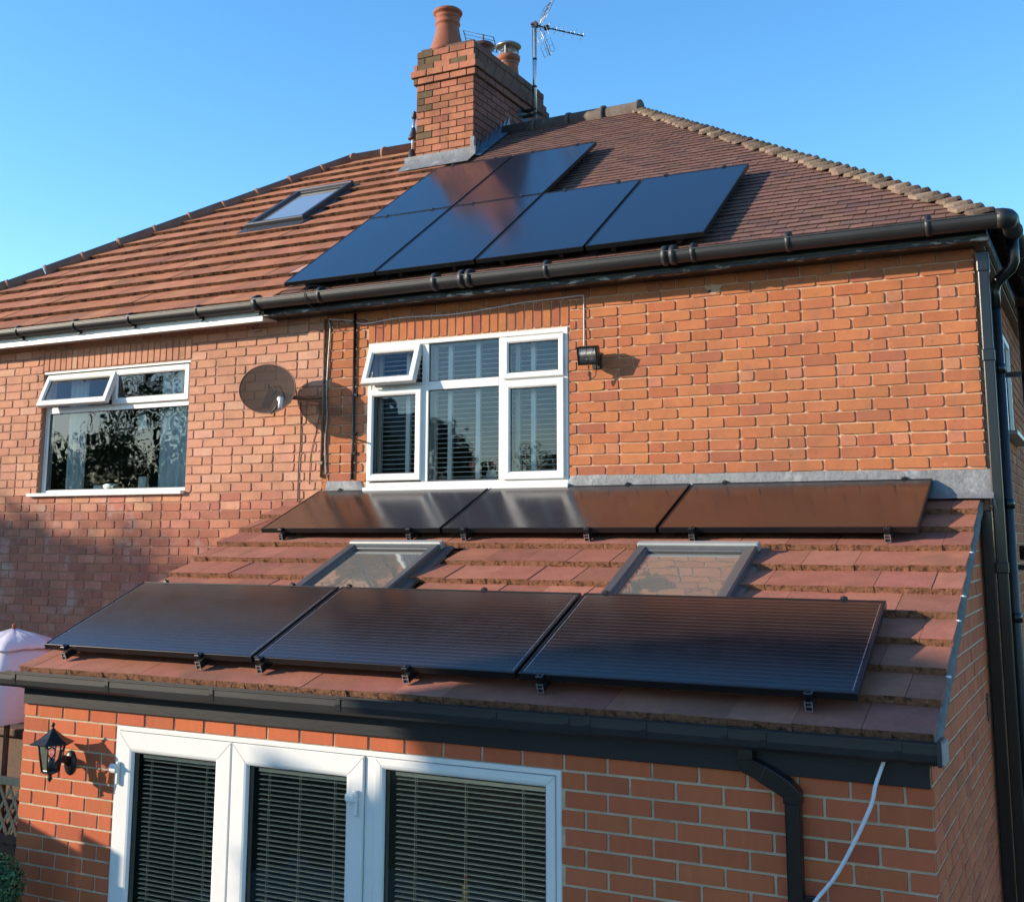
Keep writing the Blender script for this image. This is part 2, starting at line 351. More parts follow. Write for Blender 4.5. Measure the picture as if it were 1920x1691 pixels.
def brickfield(mb, T, x0, x1, z0, z1, L, H, colf, holes=(), joint=.010, zref=0., xref=0., hdr_every=0, rad=.012, jit=.0015, half=None, wob=.0, flip=False, midx=None, dep=.007):
    r0 = math.floor((z0-zref)/H)-1; r1 = math.ceil((z1-zref)/H)+1
    for r in range(r0, r1):
        za, zb = zref+r*H+joint/2, zref+(r+1)*H-joint/2
        if zb < z0+.02 or za > z1-.02: continue
        za, zb = max(za, z0), min(zb, z1)
        # row pattern
        segs = []; x = xref
        hdr = hdr_every and (r % hdr_every == 2)
        seq_x = x - (0 if r % 2 else L/2)
        x = seq_x; k = 0
        while x > x0-L: x -= L*(1.5 if hdr else 1)
        while x < x1:
            segs.append((x, x+L, 's')); x += L
            if hdr: segs.append((x, x+L/2, 'h')); x += L/2
            elif hdr_every and rnd() < .02: segs.append((x, x+L/2, 'h')); segs.append((x+L/2, x+L, 'h')); x += L
        for a, b, t in segs:
            a2, b2 = max(a+joint/2, x0), min(b-joint/2, x1)
            wz = noise.noise((a*1.3, r*.7, 3.1))*wob
            parts = [(a2, b2)]
            for hx0, hx1, hz0, hz1 in holes:
                if zb-.01 < hz0 or za+.01 > hz1: continue
                np_ = []
                for p, q in parts:
                    if q <= hx0 or p >= hx1: np_.append((p, q)); continue
                    if p < hx0: np_.append((p, hx0-.004))
                    if q > hx1: np_.append((hx1+.004, q))
                parts = np_
            for p, q in parts:
                if q-p > .03: brick(mb, p, q, za+wz, zb+wz, T, colf((p+q)/2, (za+zb)/2, t), rad, dep, jit, half, mi=midx((p+q)/2, (za+zb)/2) if midx else 0)
def sheet(mb, T, x0, x1, z0, z1, holes=(), n=0., mi=0, c=None):
    xs = sorted(set([x0, x1]+[h for q in holes for h in q[:2] if x0 < h < x1])); zs = sorted(set([z0, z1]+[h for q in holes for h in q[2:] if z0 < h < z1]))
    for i in range(len(xs)-1):
        for k in range(len(zs)-1):
            cx, cz = (xs[i]+xs[i+1])/2, (zs[k]+zs[k+1])/2
            if any(h[0] < cx < h[1] and h[2] < cz < h[3] for h in holes): continue
            mb.add([(xs[i],zs[k],n),(xs[i+1],zs[k],n),(xs[i+1],zs[k+1],n),(xs[i],zs[k+1],n)], [(0,1,2,3)], mi, c, False, T)
def tiles(mb, T, r0, rows, gauge, width, xl, xr, colf, t_tail=.0, t_head=-.03, th=.03, gap=.003, off=(0, .5), lift=.003, holes=(), halfx=None):
    for i in range(rows):
        ra, rb = r0+i*gauge, r0+(i+1)*gauge+.02
        o = off[i % 2]*width
        a0, b0 = xl(ra), xr(ra); a1, b1 = xl(rb), xr(rb)
        k0 = math.floor((min(a0, a1)-o)/width)-1; k1 = math.ceil((max(b0, b1)-o)/width)+1
        for k in range(k0, k1):
            x0, x1 = k*width+o+gap/2, (k+1)*width+o-gap/2
            if x1 < min(a0, a1)+.02 or x0 > max(b0, b1)-.02: continue
            if any(h[0] < (x0+x1)/2 < h[1] and h[2] < ra+gauge*.5 < h[3] for h in holes): continue
            p0, p1 = min(max(x0, a0), b0), max(min(x1, b0), a0); q0, q1 = min(max(x0, a1), b1), max(min(x1, b1), a1)
            if p1-p0 < .004 and q1-q0 < .004: continue
            j1, j2 = rr(-lift, lift), rr(-lift, lift); rj = rr(-.004, .004)
            tt = th
            vs = [(p0, ra+rj, t_tail+j1), (p1, ra+rj, t_tail+j2), (q1, rb, t_head+j2), (q0, rb, t_head+j1),
                  (p0, ra+rj+.002, t_tail+j1-tt), (p1, ra+rj+.002, t_tail+j2-tt), (q1, rb, t_head-tt), (q0, rb, t_head-tt)]
            cc = colf(x0, ra)
            mb.add(vs, [(0,1,2,3),(1,5,6,2),(0,3,7,4)], 0, cc, False, T)
            # tail edge with chipped segments
            m = 6 if tt > .02 else 1
            for s_ in range(m):
                f0, f1 = s_/m, (s_+1)/m
                ca, cb = rr(-.002, .004)*(tt > .02), rr(-.002, .004)*(tt > .02)
                A = Vector(vs[0]).lerp(Vector(vs[1]), f0); B = Vector(vs[0]).lerp(Vector(vs[1]), f1)
                Cc = Vector(vs[4]).lerp(Vector(vs[5]), f1)+Vector((0, ca, cb)); D_ = Vector(vs[4]).lerp(Vector(vs[5]), f0)+Vector((0, ca, cb*1.5))
                mb.add([A, B, Cc, D_], [(3,2,1,0)], 1, cc, False, T)

# ------------------------------------------------------------------ calibrated site dimensions (metres)
D = 2.577                        # extension projects this far in front of the main wall (y = 0)
GZ = -2.2                        # ground level
PE = R(23.25); ZE = 1.395        # extension roof: pitch, height at the main wall
PU = R(34.937); ZU = 3.272       # main roof: pitch, height above the wall plane
EV = .2185; ZEV = 3.12           # eaves overhang and height
AP = (-3.571, 3.571, 5.767)      # right end of the ridge
APL = -7.34; XL = -10.95         # left end of ridge, left end of neighbour house
PX = -5.46                       # party line
LB, HB, Z17 = .2243, .0787, 1.556
CE_ = .0865
TE = roofT(ZE, PE); TU = roofT(ZU, PU)
cE, sE = math.cos(PE), math.sin(PE); cU, sU = math.cos(PU), math.sin(PU)
W1 = (-8.403, -6.546, 1.505, 2.688); W2 = (-4.613, -2.812, 1.508, 2.687)

# ================================================================== ground
mb = MB(); mb.add([(-1500,-1500,GZ),(1500,-1500,GZ),(1500,1500,GZ),(-1500,1500,GZ)], [(0,1,2,3)])
tag(mb.build('ground', M['grass']), 'green lawn ground stretching away around the houses', 'ground', kind='structure')
mb = MB(); mb.box(-7.0, 4.0, -7.4, .4, GZ+.004, GZ+.06)
tag(mb.build('patio', M['paving']), 'pale stone patio in front of the rear extension', 'patio', kind='structure')

# ================================================================== right house
house = thing('brick_house', 'orange brick semi-detached house with dark plain tiled hipped roof and black gutter', 'house', (0, 0, GZ))
nbr = thing('brick_house', 'pale brick neighbouring house on the left with broad red roof tiles and white fascia', 'house', (-8, 0, GZ))
ext = thing('rear_extension', 'single storey new red brick extension with tiled lean-to roof and white glazed doors', 'extension', (-2.7, -1.3, GZ))

def oldcol(x, z, t):
    if t == 'h': b = (.43, .17, .09) if rnd() < .4 else (.38, .125, .06)
    else:
        q = rnd(); b = (.42, .150, .064) if q < .55 else ((.385, .13, .058) if q < .88 else (.335, .112, .06))
    if rnd() < .015: b = (.47, .26, .15)
    return jc(b, .055, .045)
def palecol(x, z, t):
    q = rnd(); b = (.52, .255, .16) if q < .75 else ((.48, .225, .14) if q < .92 else (.55, .30, .20))
    return jc(b, .045, .035)
def lowcol(x, z, t):
    if z > 1.45+rr(-.1, .1) : return palecol(x, z, t)  # bricks below are darker: shade of the lower wall put into the colour
    q = rnd(); b = (.40, .155, .10) if q < .5 else ((.34, .135, .09) if q < .8 else (.45, .19, .125))
    return jc(b, .1, .06)
PIPE = -5.05
L2 = (W2[0]-.012, W2[1]+.012, W2[3], 2.903); L1 = (W1[0]-.012, W1[1]+.012, W1[3], 2.895)
# lintel soldiers
def soldiers(mb, x0, x1, z0, z1, n, colf, T=FRONT):
    wd = (x1-x0)/n
    for i in range(n): brick(mb, x0+i*wd+.006, x0+(i+1)*wd-.006, z0+.008, z1-rr(.006, .012), T, colf(0, 2, 's'), .008)
mb = MB()
brickfield(mb, FRONT, PIPE, .063, 1.50, 3.02, LB, HB, oldcol, holes=[W2, L2], joint=.0092, zref=Z17, xref=.063, hdr_every=6, rad=.012, jit=.0022, wob=.004, dep=.009)
soldiers(mb, L2[0], L2[1], W2[3]+.004, 2.903, 24, oldcol)
TF = flankat(.063)
brickfield(mb, TF, 0.01, 7.08, GZ, 3.02, LB, HB, oldcol, holes=[(1.62, 2.75, 1.92, 2.75)], joint=.0115, zref=Z17, xref=.0, rad=.012)
m2 = MB()
sheet(m2, FRONT, PIPE, .063, 1.0, 3.02, [W2]); sheet(m2, TF, 0, 7.1, GZ, 3.02, [(1.62, 2.75, 1.92, 2.75)])
sheet(m2, FRONT, PIPE, .063, GZ, 1.0)
sheet(m2, axes((0,7.1,0),(-1,0,0),(0,0,1),(0,1,0)), -.063, -PX, GZ, 3.02)
wall = m2.build('wall', M['mortar'], house)
mb.build('brickwork', M['brick'], wall)
# reveals
def reveal(W, dep, mt, parent):
    m = MB(); x0, x1, z0, z1 = W
    m.add([(x0,0,z0),(x0,dep,z0),(x0,dep,z1),(x0,0,z1)], [(0,1,2,3)]); m.add([(x1,0,z0),(x1,dep,z0),(x1,dep,z1),(x1,0,z1)], [(3,2,1,0)])
    m.add([(x0,0,z1),(x1,0,z1),(x1,dep,z1),(x0,dep,z1)], [(0,1,2,3)]); m.add([(x0,0,z0),(x1,0,z0),(x1,dep,z0),(x0,dep,z0)], [(3,2,1,0)])
    return m.build('window_reveal', mt, parent)
reveal(W2, .12, M['mortar'], wall)
# neighbour wall
mb = MB()
brickfield(mb, FRONT, XL, PIPE, GZ, 3.02, LB*1.0, HB, lowcol, holes=[W1, L1, (-5.41, PIPE+.2, GZ, 1.16)], joint=.0105, zref=Z17+.02, xref=PIPE-.07, hdr_every=5, rad=.012, jit=.003, wob=.007, midx=lambda x, z: 1 if z < 1.47 and x < -5.45+rr(-.2, .3)-max(0, (z-.7))*1.4 else 0)
soldiers(mb, L1[0], L1[1], W1[3]+.004, 2.895, 25, palecol)
m2 = MB(); sheet(m2, FRONT, XL, PIPE, GZ, 3.02, [W1]); sheet(m2, lflankat(XL), -7.1, 0, GZ, 3.02)
sheet(m2, axes((0,7.1,0),(-1,0,0),(0,0,1),(0,1,0)), -PX, -XL, GZ, 3.02)
nwall = m2.build('wall', M['mortar_l'], nbr)
mb.build('brickwork', [M['brick'], M['brick_low']], nwall)
reveal(W1, .14, M['mortar_l'], nwall)

# ---- main roofs
def hipR(r): return -(r*cU)
def plaincol(x, r): return jc((.18, .092, .070) if rnd() < .8 else (.14, .078, .065), .10, .06)
def bigcol(x, r):
    q = rnd(); b = (.36, .135, .07) if q < .6 else ((.40, .16, .085) if q < .85 else (.29, .115, .065))
    if q > .985: b = (.46, .26, .2)
    if r > 4.0: b = (.33, .15, .07)
    return jc(b, .07, .05)
RE = -EV/cU
mb = MB()
g = .0845; nrow = int((AP[1]/cU-RE)/g)+1
tiles(mb, TU, RE-.02, nrow, g, .152, lambda r: PX+.004, hipR, plaincol, t_tail=0, t_head=-.0115, th=.011, lift=.0022, gap=.004)
roof = MB()
# decks under the tiles
def deck(m, pts): m.add(pts, [tuple(range(len(pts)))])
dz = .055
YB = 2*AP[1]+.0
deck(roof, [(PX, -EV+.03, ZEV-dz), (EV-.03, -EV+.03, ZEV-dz), (AP[0], AP[1], AP[2]-dz), (PX, AP[1], AP[2]-dz)])
deck(roof, [(EV-.03, -EV+.03, ZEV-dz), (EV-.03, YB+EV-.03, ZEV-dz), (AP[0], AP[1], AP[2]-dz)])
deck(roof, [(EV-.03, YB+EV-.03, ZEV-dz), (PX, YB+EV-.03, ZEV-dz), (PX, AP[1], AP[2]-dz), (AP[0], AP[1], AP[2]-dz)])
rf = roof.build('roof', M['plain_edge'], house)
TS = axes((0, 0, ZU), (0,1,0), (-cU,0,sU), (sU,0,cU))   # right side slope; origin so that x=0 -> ZU
tiles(mb, TS, RE-.02, 22, g, .152, lambda r: r*cU, lambda r: YB-(r*cU), plaincol, t_tail=0, t_head=-.0115, th=.011, lift=.0022, gap=.004)
mb.build('plain_tiles', [M['plain'], M['plain_edge']], rf)
# bonnet hip tiles
mb = MB()
h0 = Vector((EV+.01, -EV-.01, ZEV+.0)); h1 = Vector(AP); hd = h1-h0; HL = hd.length; hd.normalize()
side = Vector((1, 1, 0)).normalized(); up = side.cross(hd)*-1
if up.z < 0: up = -up
nb = 53
def bon(P, w_, lift_, t):      # tail edge follows the horizontal courses on both slopes, rounded at the hip
    g_ = lambda q: (q+math.sqrt(q*q+.10))/2 - math.sqrt(.10)/2*.4
    dx, dy = -w_*g_(-t), w_*g_(t)
    return Vector((P.x+dx, P.y+dy, P.z+lift_*(1-.5*abs(t))))
for i in range(nb):
    p = h0 + hd*(HL*(i/nb)); q = p + hd*(HL/nb*1.3); ww = .135*rr(.75, 1.25); vs = []; j1 = rr(-.004, .006); tl = rr(-.006, .006)
    for (P, lf, w2_) in ((p, .058+j1, ww), (q, .018, ww*.82)):
        for k in range(9): vs.append(bon(P, w2_, lf+tl*(k-4)/4*(P is p), (k-4)/4))
    vs += [v - Vector((0, 0, .026+.004*math.sin(k*2.1+i))) for k, v in enumerate(vs[:9])]
    c = jc((.20, .145, .105) if rnd() < .6 else (.14, .10, .075), .22, .05)
    mb.add(vs, [(k, k+1, 10+k, 9+k) for k in range(8)], 0, c); mb.add(vs, [(18+k, 19+k, 1+k, k) for k in range(8)], 0, tuple(x*.9 for x in c))
    mb.add([vs[0], vs[9], vs[9]-Vector((0,0,.03)), vs[18]], [(0,1,2,3)], 0, c); mb.add([vs[8], vs[17], vs[17]-Vector((0,0,.03)), vs[26]], [(3,2,1,0)], 0, c)
mb.build('bonnet_tiles', M['bonnet'], rf)
def ridgeline(mb, p0, p1, r, seg, bump_=1.18, n=14):
    p0, p1 = Vector(p0), Vector(p1); d = (p1-p0); L = d.length; d.normalize(); k = max(1, round(L/seg)); s_ = L/k
    for i in range(k):
        a, b = p0+d*(i*s_), p0+d*((i+1)*s_-.006); o = Vector((0, 0, rr(-.008, .008)))
        mb.tube([a+o, a+o+d*.035, a+o+d*.036, b+o], [r*bump_, r*bump_, r, r*.97], n)
mb = MB(); ridgeline(mb, (AP[0]+.05, AP[1], AP[2]-.025), (-5.21, AP[1], AP[2]-.025), .10, .42)
mb.build('ridge_tiles', M['ridge_d'], rf)
# neighbour roof
mb = MB()
lx = lambda r: XL + (r*cU)
nrow = int((AP[1]/cU-RE)/.288)+1
tiles(mb, TU, RE-.03, nrow, .288, .2975, lx, lambda r: PX, bigcol, t_tail=.018, t_head=-.022, th=.040, off=(0, .5))
roof = MB()
xe = XL-EV
deck(roof, [(PX, -EV+.03, ZEV-dz), (xe, -EV+.03, ZEV-dz), (APL, AP[1], AP[2]-dz), (PX, AP[1], AP[2]-dz)][::-1])
deck(roof, [(xe, -EV+.03, ZEV-dz), (xe, YB+EV, ZEV-dz), (APL, AP[1], AP[2]-dz)][::-1])
deck(roof, [(xe, YB+EV-.03, ZEV-dz), (PX, YB+EV-.03, ZEV-dz), (PX, AP[1], AP[2]-dz), (APL, AP[1], AP[2]-dz)])
nrf = roof.build('roof', M['tile_edge'], nbr)
mb.build('concrete_tiles', [M['tile'], M['tile_edge_d']], nrf)
mb = MB(); ridgeline(mb, (xe-.02, -EV, ZEV+.01), (APL, AP[1], AP[2]-.01), .075, .43, 1.12); ridgeline(mb, (APL, AP[1], AP[2]-.01), (-5.97, AP[1], AP[2]-.01), .075, .43, 1.12)
mb.build('ridge_tiles', M['ridge'], nrf)

# ---- fascia, soffit, gutters
def gutter(mb, x0, x1, yc, zc, r, square=False, th=.004):
    if square: prof = [(.055,.035),(.055,-.02),(.035,-.045),(-.028,-.047),(-.048,-.03),(-.055,.0),(-.055,.035),(-.062,.035),(-.062,.042),(-.050,.042),(-.050,.003),(-.042,-.026),(-.026,-.041),(.032,-.039),(.049,-.017),(.049,.035)]
    else:
        o = [(r*math.cos(R(a)), r*math.sin(R(a))) for a in range(0, -181, -15)]; i_ = [((r-th)*math.cos(R(a)), (r-th)*math.sin(R(a))) for a in range(-180, 1, 15)]
        prof = [(r, .012)] + o + [(-r, .012), (-r-.006, .012), (-r-.006, .02), (-r+th, .02)] + i_ + [(r-th, .012)]
    mb.extx([(yc+a, zc+b) for a, b in prof], x0, x1)
mb = MB(); gutter(mb, -5.56, .24, -.295, 3.075, .062)
# corner and return along the right side
mb.tube([(.235, -.295, 3.073), (.27, -.290, 3.073), (.295, -.265, 3.073), (.300, -.23, 3.073)], .064, 14)
for y0, y1 in ((-.24, 7.3),): mb.tube([(.300, y0, 3.07), (.300, y1, 3.07)], .06, 14)
gt = mb.build('gutter', M['gut'], house)
mb = MB()
for x in (-.164, -1.052, -1.713, -2.84, -4.893): mb.tube([(x-.016, -.295, 3.075), (x+.016, -.295, 3.075)], .069, 14)
for x in (-1.92, -1.86, -3.494, -3.56, -3.80): mb.tube([(x-.02, -.295, 3.075), (x+.02, -.295, 3.075)], .072, 14)
for y in (.05, .6, 1.2, 2.0, 3.0): mb.tube([(.300, y-.016, 3.07), (.300, y+.016, 3.07)], .067, 14)
parts(mb, 'gutter_bracket', M['gut'], gt)
mb = MB()
mb.box(-5.565, .165, -.205, -.175, 2.985, 3.115); mb.box(-5.565, .165, -.174, -.004, 2.968, 2.980)
mb.box(.135, .165, -.175, 7.2, 2.985, 3.115); mb.box(.066, .134, -.0035, 7.2, 2.968, 2.980)
mb.build('fascia', M['black_paint'], house, bevel=.004)
mb = MB(); mb.box(-5.565, .178, -.222, -.160, 2.962, 2.986); mb.build('fascia_moulding', M['worn'], house, bevel=.005)
mb = MB(); gutter(mb, -11.2, -5.566, -.268, 3.062, .051); ng = mb.build('gutter', M['gut'], nbr)
mb = MB()
for x in (-5.60, -6.23, -7.03, -7.717, -8.48, -9.2, -10): mb.tube([(x-.014, -.268, 3.062), (x+.014, -.268, 3.062)], .057, 14); mb.box(x-.018, x+.018, -.245, -.214, 2.985, 3.05)
mb.tube([(-5.585, -.29, 3.06), (-5.535, -.29, 3.068)], .073, 14)
parts(mb, 'gutter_bracket', M['gut'], ng)
mb = MB(); mb.box(-11.15, -5.568, -.212, -.19, 2.928, 3.10); mb.box(-11.15, -5.568, -.189, -.004, 2.955, 2.967)
mb.build('fascia', M['white'], nbr, bevel=.003)

# ---- chimney (part of the right house)
XC0, XC1, YC0, YC1 = -5.955, -5.213, 2.83, 4.62
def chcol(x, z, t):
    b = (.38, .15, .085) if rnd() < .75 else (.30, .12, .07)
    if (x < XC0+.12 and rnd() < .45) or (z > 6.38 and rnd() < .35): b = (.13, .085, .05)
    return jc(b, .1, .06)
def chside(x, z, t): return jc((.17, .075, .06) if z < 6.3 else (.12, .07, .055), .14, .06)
core = MB()
lev = [(4.7, 6.195, 0.), (6.195, 6.275, .028), (6.275, 6.355, .052), (6.355, 6.435, .026), (6.435, 6.60, .0)]
mb = MB()
for za, zb, e_ in lev:
    core.box(XC0-e_+.004, XC1+e_-.004, YC0-e_+.004, YC1+e_-.004, za, zb)
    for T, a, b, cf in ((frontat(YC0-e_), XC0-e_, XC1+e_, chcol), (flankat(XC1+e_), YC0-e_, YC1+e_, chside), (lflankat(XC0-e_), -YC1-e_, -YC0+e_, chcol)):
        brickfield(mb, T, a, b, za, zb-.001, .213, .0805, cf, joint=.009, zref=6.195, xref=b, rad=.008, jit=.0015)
ch = core.build('chimney', M['mortar_c'], house)
mb.build('chimney_brickwork', M['brick_chim'], ch)
mb = MB(); mb.box(XC0+.03, XC1-.03, YC0+.03, YC1-.03, 6.60, 6.635)
for cx, cy, r0 in ((-5.69, 3.05, .21), (-5.58, 3.72, .16), (-5.58, 4.33, .17)):
    mb.lathe([(r0+.0, 6.63), (r0-.01, 6.655), (.02, 6.66)], cx, cy, 16)
mb.build('mortar_flaunching', M['mortar_c'], ch)
mb = MB()   # big tapering pot with domed rim
mb.lathe([(.215, 6.60), (.205, 6.66), (.175, 6.74), (.15, 6.83), (.135, 6.92), (.132, 6.955), (.145, 6.965), (.148, 6.98), (.138, 6.995), (.135, 7.03), (.145, 7.04), (.147, 7.055), (.136, 7.07), (.134, 7.085), (.165, 7.095), (.172, 7.11), (.170, 7.125), (.15, 7.145), (.12, 7.155), (.09, 7.15), (.085, 7.05), (.03, 7.04)], -5.69, 3.05, 28)
mb.build('chimney_pot', M['clay'], ch)
mb = MB(); mb.lathe([(.12, 6.62), (.105, 6.86), (.10, 6.90), (.14, 6.93), (.142, 6.95), (.11, 6.985), (.05, 7.0), (.0, 7.0)], -5.58, 3.72, 22); mb.build('chimney_pot', M['cowl'], ch)
mb = MB(); mb.lathe([(.15, 6.62), (.13, 6.80), (.12, 6.93), (.118, 6.99), (.14, 7.0), (.146, 7.03), (.146, 7.06), (.12, 7.07), (.10, 7.06), (.02, 7.0)], -5.57, 4.36, 24)
mb.build('chimney_pot', M['clay'], ch)
mb = MB(); mb.lathe([(.155, 7.185), (.162, 7.19), (.158, 7.205), (.11, 7.235), (.05, 7.25), (.0, 7.252)], -5.57, 4.36, 24); mb.lathe([(.0, 7.18), (.155, 7.185)], -5.57, 4.36, 24)
for k in range(28):
    a = 2*math.pi*k/28; x, y = -5.57+.112*math.cos(a), 4.36+.112*math.sin(a); mb.tube([(x, y, 7.05), (x, y, 7.19)], .0022, 5)
for z in (7.09, 7.13): 
    pts = [(-5.57+.112*math.cos(2*math.pi*k/24), 4.36+.112*math.sin(2*math.pi*k/24), z) for k in range(25)]; mb.tube(pts, .0022, 5, cap=False)
for k in range(3):
    a = 2*math.pi*k/3+.6; x, y = -5.57+.118*math.cos(a), 4.36+.118*math.sin(a); mb.box(x-.012, x+.012, y-.003, y+.003, 7.03, 7.19)
pts = [(-5.57+.125*math.cos(2*math.pi*k/24), 4.36+.125*math.sin(2*math.pi*k/24), 6.965) for k in range(25)]
mb.tube(pts, .005, 6, cap=False); mb.build('chimney_cowl', M['steel'], ch)
# lead work at the chimney foot
zr = lambda y: ZU + y*math.tan(PU)
mb = MB()
n_ = 16
vs = []
for i in range(n_+1):
    x = -6.10 + i*(XC1+.03+6.10)/n_; w_ = noise.noise((x*9, 0, 0))*.004
    vs += [(x, YC0-.013+w_*.4, zr(YC0)+.115), (x, YC0-.016+w_, zr(YC0)+.03), (x, YC0-.19, zr(YC0-.19)+.028+w_)]
fs = []
for i in range(n_):
    for k in range(2): fs.append((i*3+k+1, i*3+k+4, i*3+k+3, i*3+k))
mb.add(vs, fs, 0, None, True)
mb.box(XC1-.035, XC1+.014, YC0-.016, YC0+.03, zr(YC0)+.03, zr(YC0)+.23)
mb.build('lead_apron', M['lead'], ch)
mb = MB()
y = YC0-.01; k = 0
while y < 3.6:
    yb = y+.115; x = XC1+.012+.004*(k % 2)
    mb.add([(x, y, zr(y)+.0), (x, yb, zr(yb)+.0), (x, yb, zr(yb)+.15), (x+.006, yb-.01, zr(yb)+.16), (x, y+.02, zr(y)+.075), (x, y, zr(y)+.07)], [(0,1,2,3,4,5)])
    y += .105; k += 1
mb.add([(XC1+.014, YC0-.03, zr(YC0-.03)+.03), (XC1+.10, YC0-.03, zr(YC0-.03)+.014), (XC1+.10, 3.58, zr(3.58)+.014), (XC1+.014, 3.58, zr(3.58)+.03)], [(0,1,2,3)])
mb.build('stepped_flashing', M['blue_lead'], ch)

# plumbing vent beside chimney, on the neighbour side
vp = thing('vent_pipe', 'slim grey vent pipe with black collars rising by the left edge of the chimney', 'vent pipe', (-6.10, 2.95, zr(2.95)))
mb = MB(); mb.tube([(-6.075, 2.95, zr(2.95)-.05), (-6.075, 2.95, zr(2.95)+.42), (-6.06, 2.95, 5.86)], .017, 10); mb.build('pipe', M['alu'], vp)
mb = MB(); mb.lathe([(.07, zr(2.95)-.05), (.05, zr(2.95)+.02), (.035, zr(2.95)+.16), (.02, zr(2.95)+.17)], -6.085, 2.95, 16); mb.lathe([(.062, 5.62), (.058, 5.64), (.03, 5.72), (.02, 5.76)], -6.07, 2.95, 16); mb.lathe([(.02, 5.86), (.035, 5.88), (.035, 5.9), (.02, 5.93), (.03, 5.94), (.0, 5.96)], -6.06, 2.95, 14)
parts(mb, 'collar', M['cableb'], vp)

# ================================================================== extension walls and roof
ZT = .10   # top of the front brickwork
def newcol(x, z, t): return jc((.46, .115, .046) if rnd() < .8 else (.39, .098, .042), .08, .06)
DOOR = (-4.612, -1.703, GZ, 0.002)
TD = frontat(-D)
mb = MB()
brickfield(mb, TD, -5.40, 0, GZ, .16, .225, CE_, newcol, holes=[DOOR], joint=.0125, zref=0, xref=0, rad=.0035, jit=.0008)
TX = flankat(0)
tE = math.tan(PE)
brickfield(mb, TX, -D, -.02, GZ, 1.40, .225, CE_, newcol, joint=.0125, zref=0, xref=-D-.1125, rad=.0035, jit=.0008, half=(-tE, 1, ZE-.075), dep=.002)
TL = lflankat(-5.40)
m2 = MB(); sheet(m2, TD, -5.397, -.003, GZ, .20, [DOOR], n=-.0)
for xx, s_ in ((-.003, 1), (-5.397, -1)):
    q = [(xx, -D, GZ), (xx, -.0, GZ), (xx, -.0, ZE-.06), (xx, -D, ZE-.06-D*tE)]
    m2.add(q, [(0,1,2,3) if s_ > 0 else (3,2,1,0)])
brickfield(mb, TL, 0.02, D, GZ, 1.3, .225, CE_, newcol, joint=.0125, zref=0, xref=0, rad=.0035, half=(tE, 1, ZE-.075))
ew = m2.build('wall', M['mortar_n'], ext)
mb.build('brickwork', M['brick_new'], ew)
mb = MB()
pts = [(0, -D, ZE-.02-D*tE)]
n_ = 40; vs = []
for i in range(n_+1):
    y = -D-.02 + i*(D+.02)/n_; zt_ = ZE + y*tE
    w1_, w2_ = noise.noise((y*6, 1, 0))*.012, noise.noise((y*8, 5, 0))*.018
    vs += [(.016, y, zt_-.012), (.032+w1_*.7, y, zt_-.020), (.040+w1_*.9, y, zt_-.05), (.034+w1_*1.2, y, zt_-.085), (.008, y, zt_-.115+w2_)]
fs = []
for i in range(n_):
    for k in range(4): fs.append((i*5+k+1, i*5+k+6, i*5+k+5, i*5+k))
mb.add(vs, fs, 0, None, True); mb.add(vs[:5], [(0,1,2,3,4)])
mb.build('verge_mortar', M['verge'], ew)
mb = MB()   # small air brick slot in the flank wall
mb.box(-.004, .009, -.235, -.165, .045, .20); mb.build('vent_slot', M['dwood'], ew)

def extcol(x, r):
    q = rnd(); b = (.31, .115, .075) if q < .6 else ((.27, .10, .068) if q < .85 else (.35, .135, .088))
    return jc(b, .09, .06)
# skylights in extension roof (a0,a1,r0,r1 in roof coords; r = y/cos)
SK = [(-4.13, -3.375, -1.86, -.93), (-1.93, -1.165, -1.86, -.93)]
R0 = -2.593/cE-.0
mb = MB()
tiles(mb, TE, R0, 10, .2795, .2975, lambda r: -5.455, lambda r: .022, extcol, t_tail=0.022, t_head=-.020, th=.043, off=(.065, .565),
      holes=[(a+.02, b-.02, c, d) for a, b, c, d in SK])
roof = MB(); deck(roof, [(-5.42, -D-.03, ZE-.065-(D+.03)*tE), (.0, -D-.03, ZE-.065-(D+.03)*tE), (0, 0, ZE-.065), (-5.42, 0, ZE-.065)])
er = roof.build('roof', M['tile_edge'], ext)
mb.build('concrete_tiles', [M['tile'], M['tile_edge']], er)
mb = MB()   # white clips at the verge
for i in (2, 4, 5, 7):
    p = TE @ Vector((.025, R0+.2795*i-.008, -.018)); mb.lathe([(.0, -.006), (.012, -.005), (.014, .003), (.0, .006)], 0, 0, 10, T=Matrix.Translation(p))
parts(mb, 'verge_clip', M['cablew'], er)
# lead flashing on the wall
mb = MB()
n_ = 90; vs = []
for i in range(n_+1):
    x = -5.01 + i*(.10+5.01)/n_; w_ = noise.noise((x*7, 0, 2))*.006; w2_ = noise.noise((x*4, 3, 2))*.006
    zt_ = 1.462 if W2[0]-.01 < x < W2[1]+.01 else 1.572-.009*max(0, x+2.8)
    vs += [(x, -.006, zt_+w2_), (x, -.013+w_*.3, zt_-.012+w2_), (x, -.015+w_, min(zt_-.02, 1.50)), (x, -.020+w_, 1.425), (x, -.07, ZE-.07*tE+.018+w_), (x, -.115, ZE-.115*tE+.014+w2_)]
fs = []
for i in range(n_):
    for k in range(5): fs.append((i*6+k+1, i*6+k+7, i*6+k+6, i*6+k))
mb.add(vs, fs, 0, None, True)
mb.add([(.10, -.015, 1.50), (.10, -.02, 1.425), (.10, -.07, ZE-.07*tE+.018), (.10, -.115, ZE-.115*tE+.012), (.115, -.11, 1.29), (.105, .02, 1.36), (.10, .02, 1.5)], [(0,1,2,3,4,5,6)])
mb.build('lead_flashing', M['lead'], er)

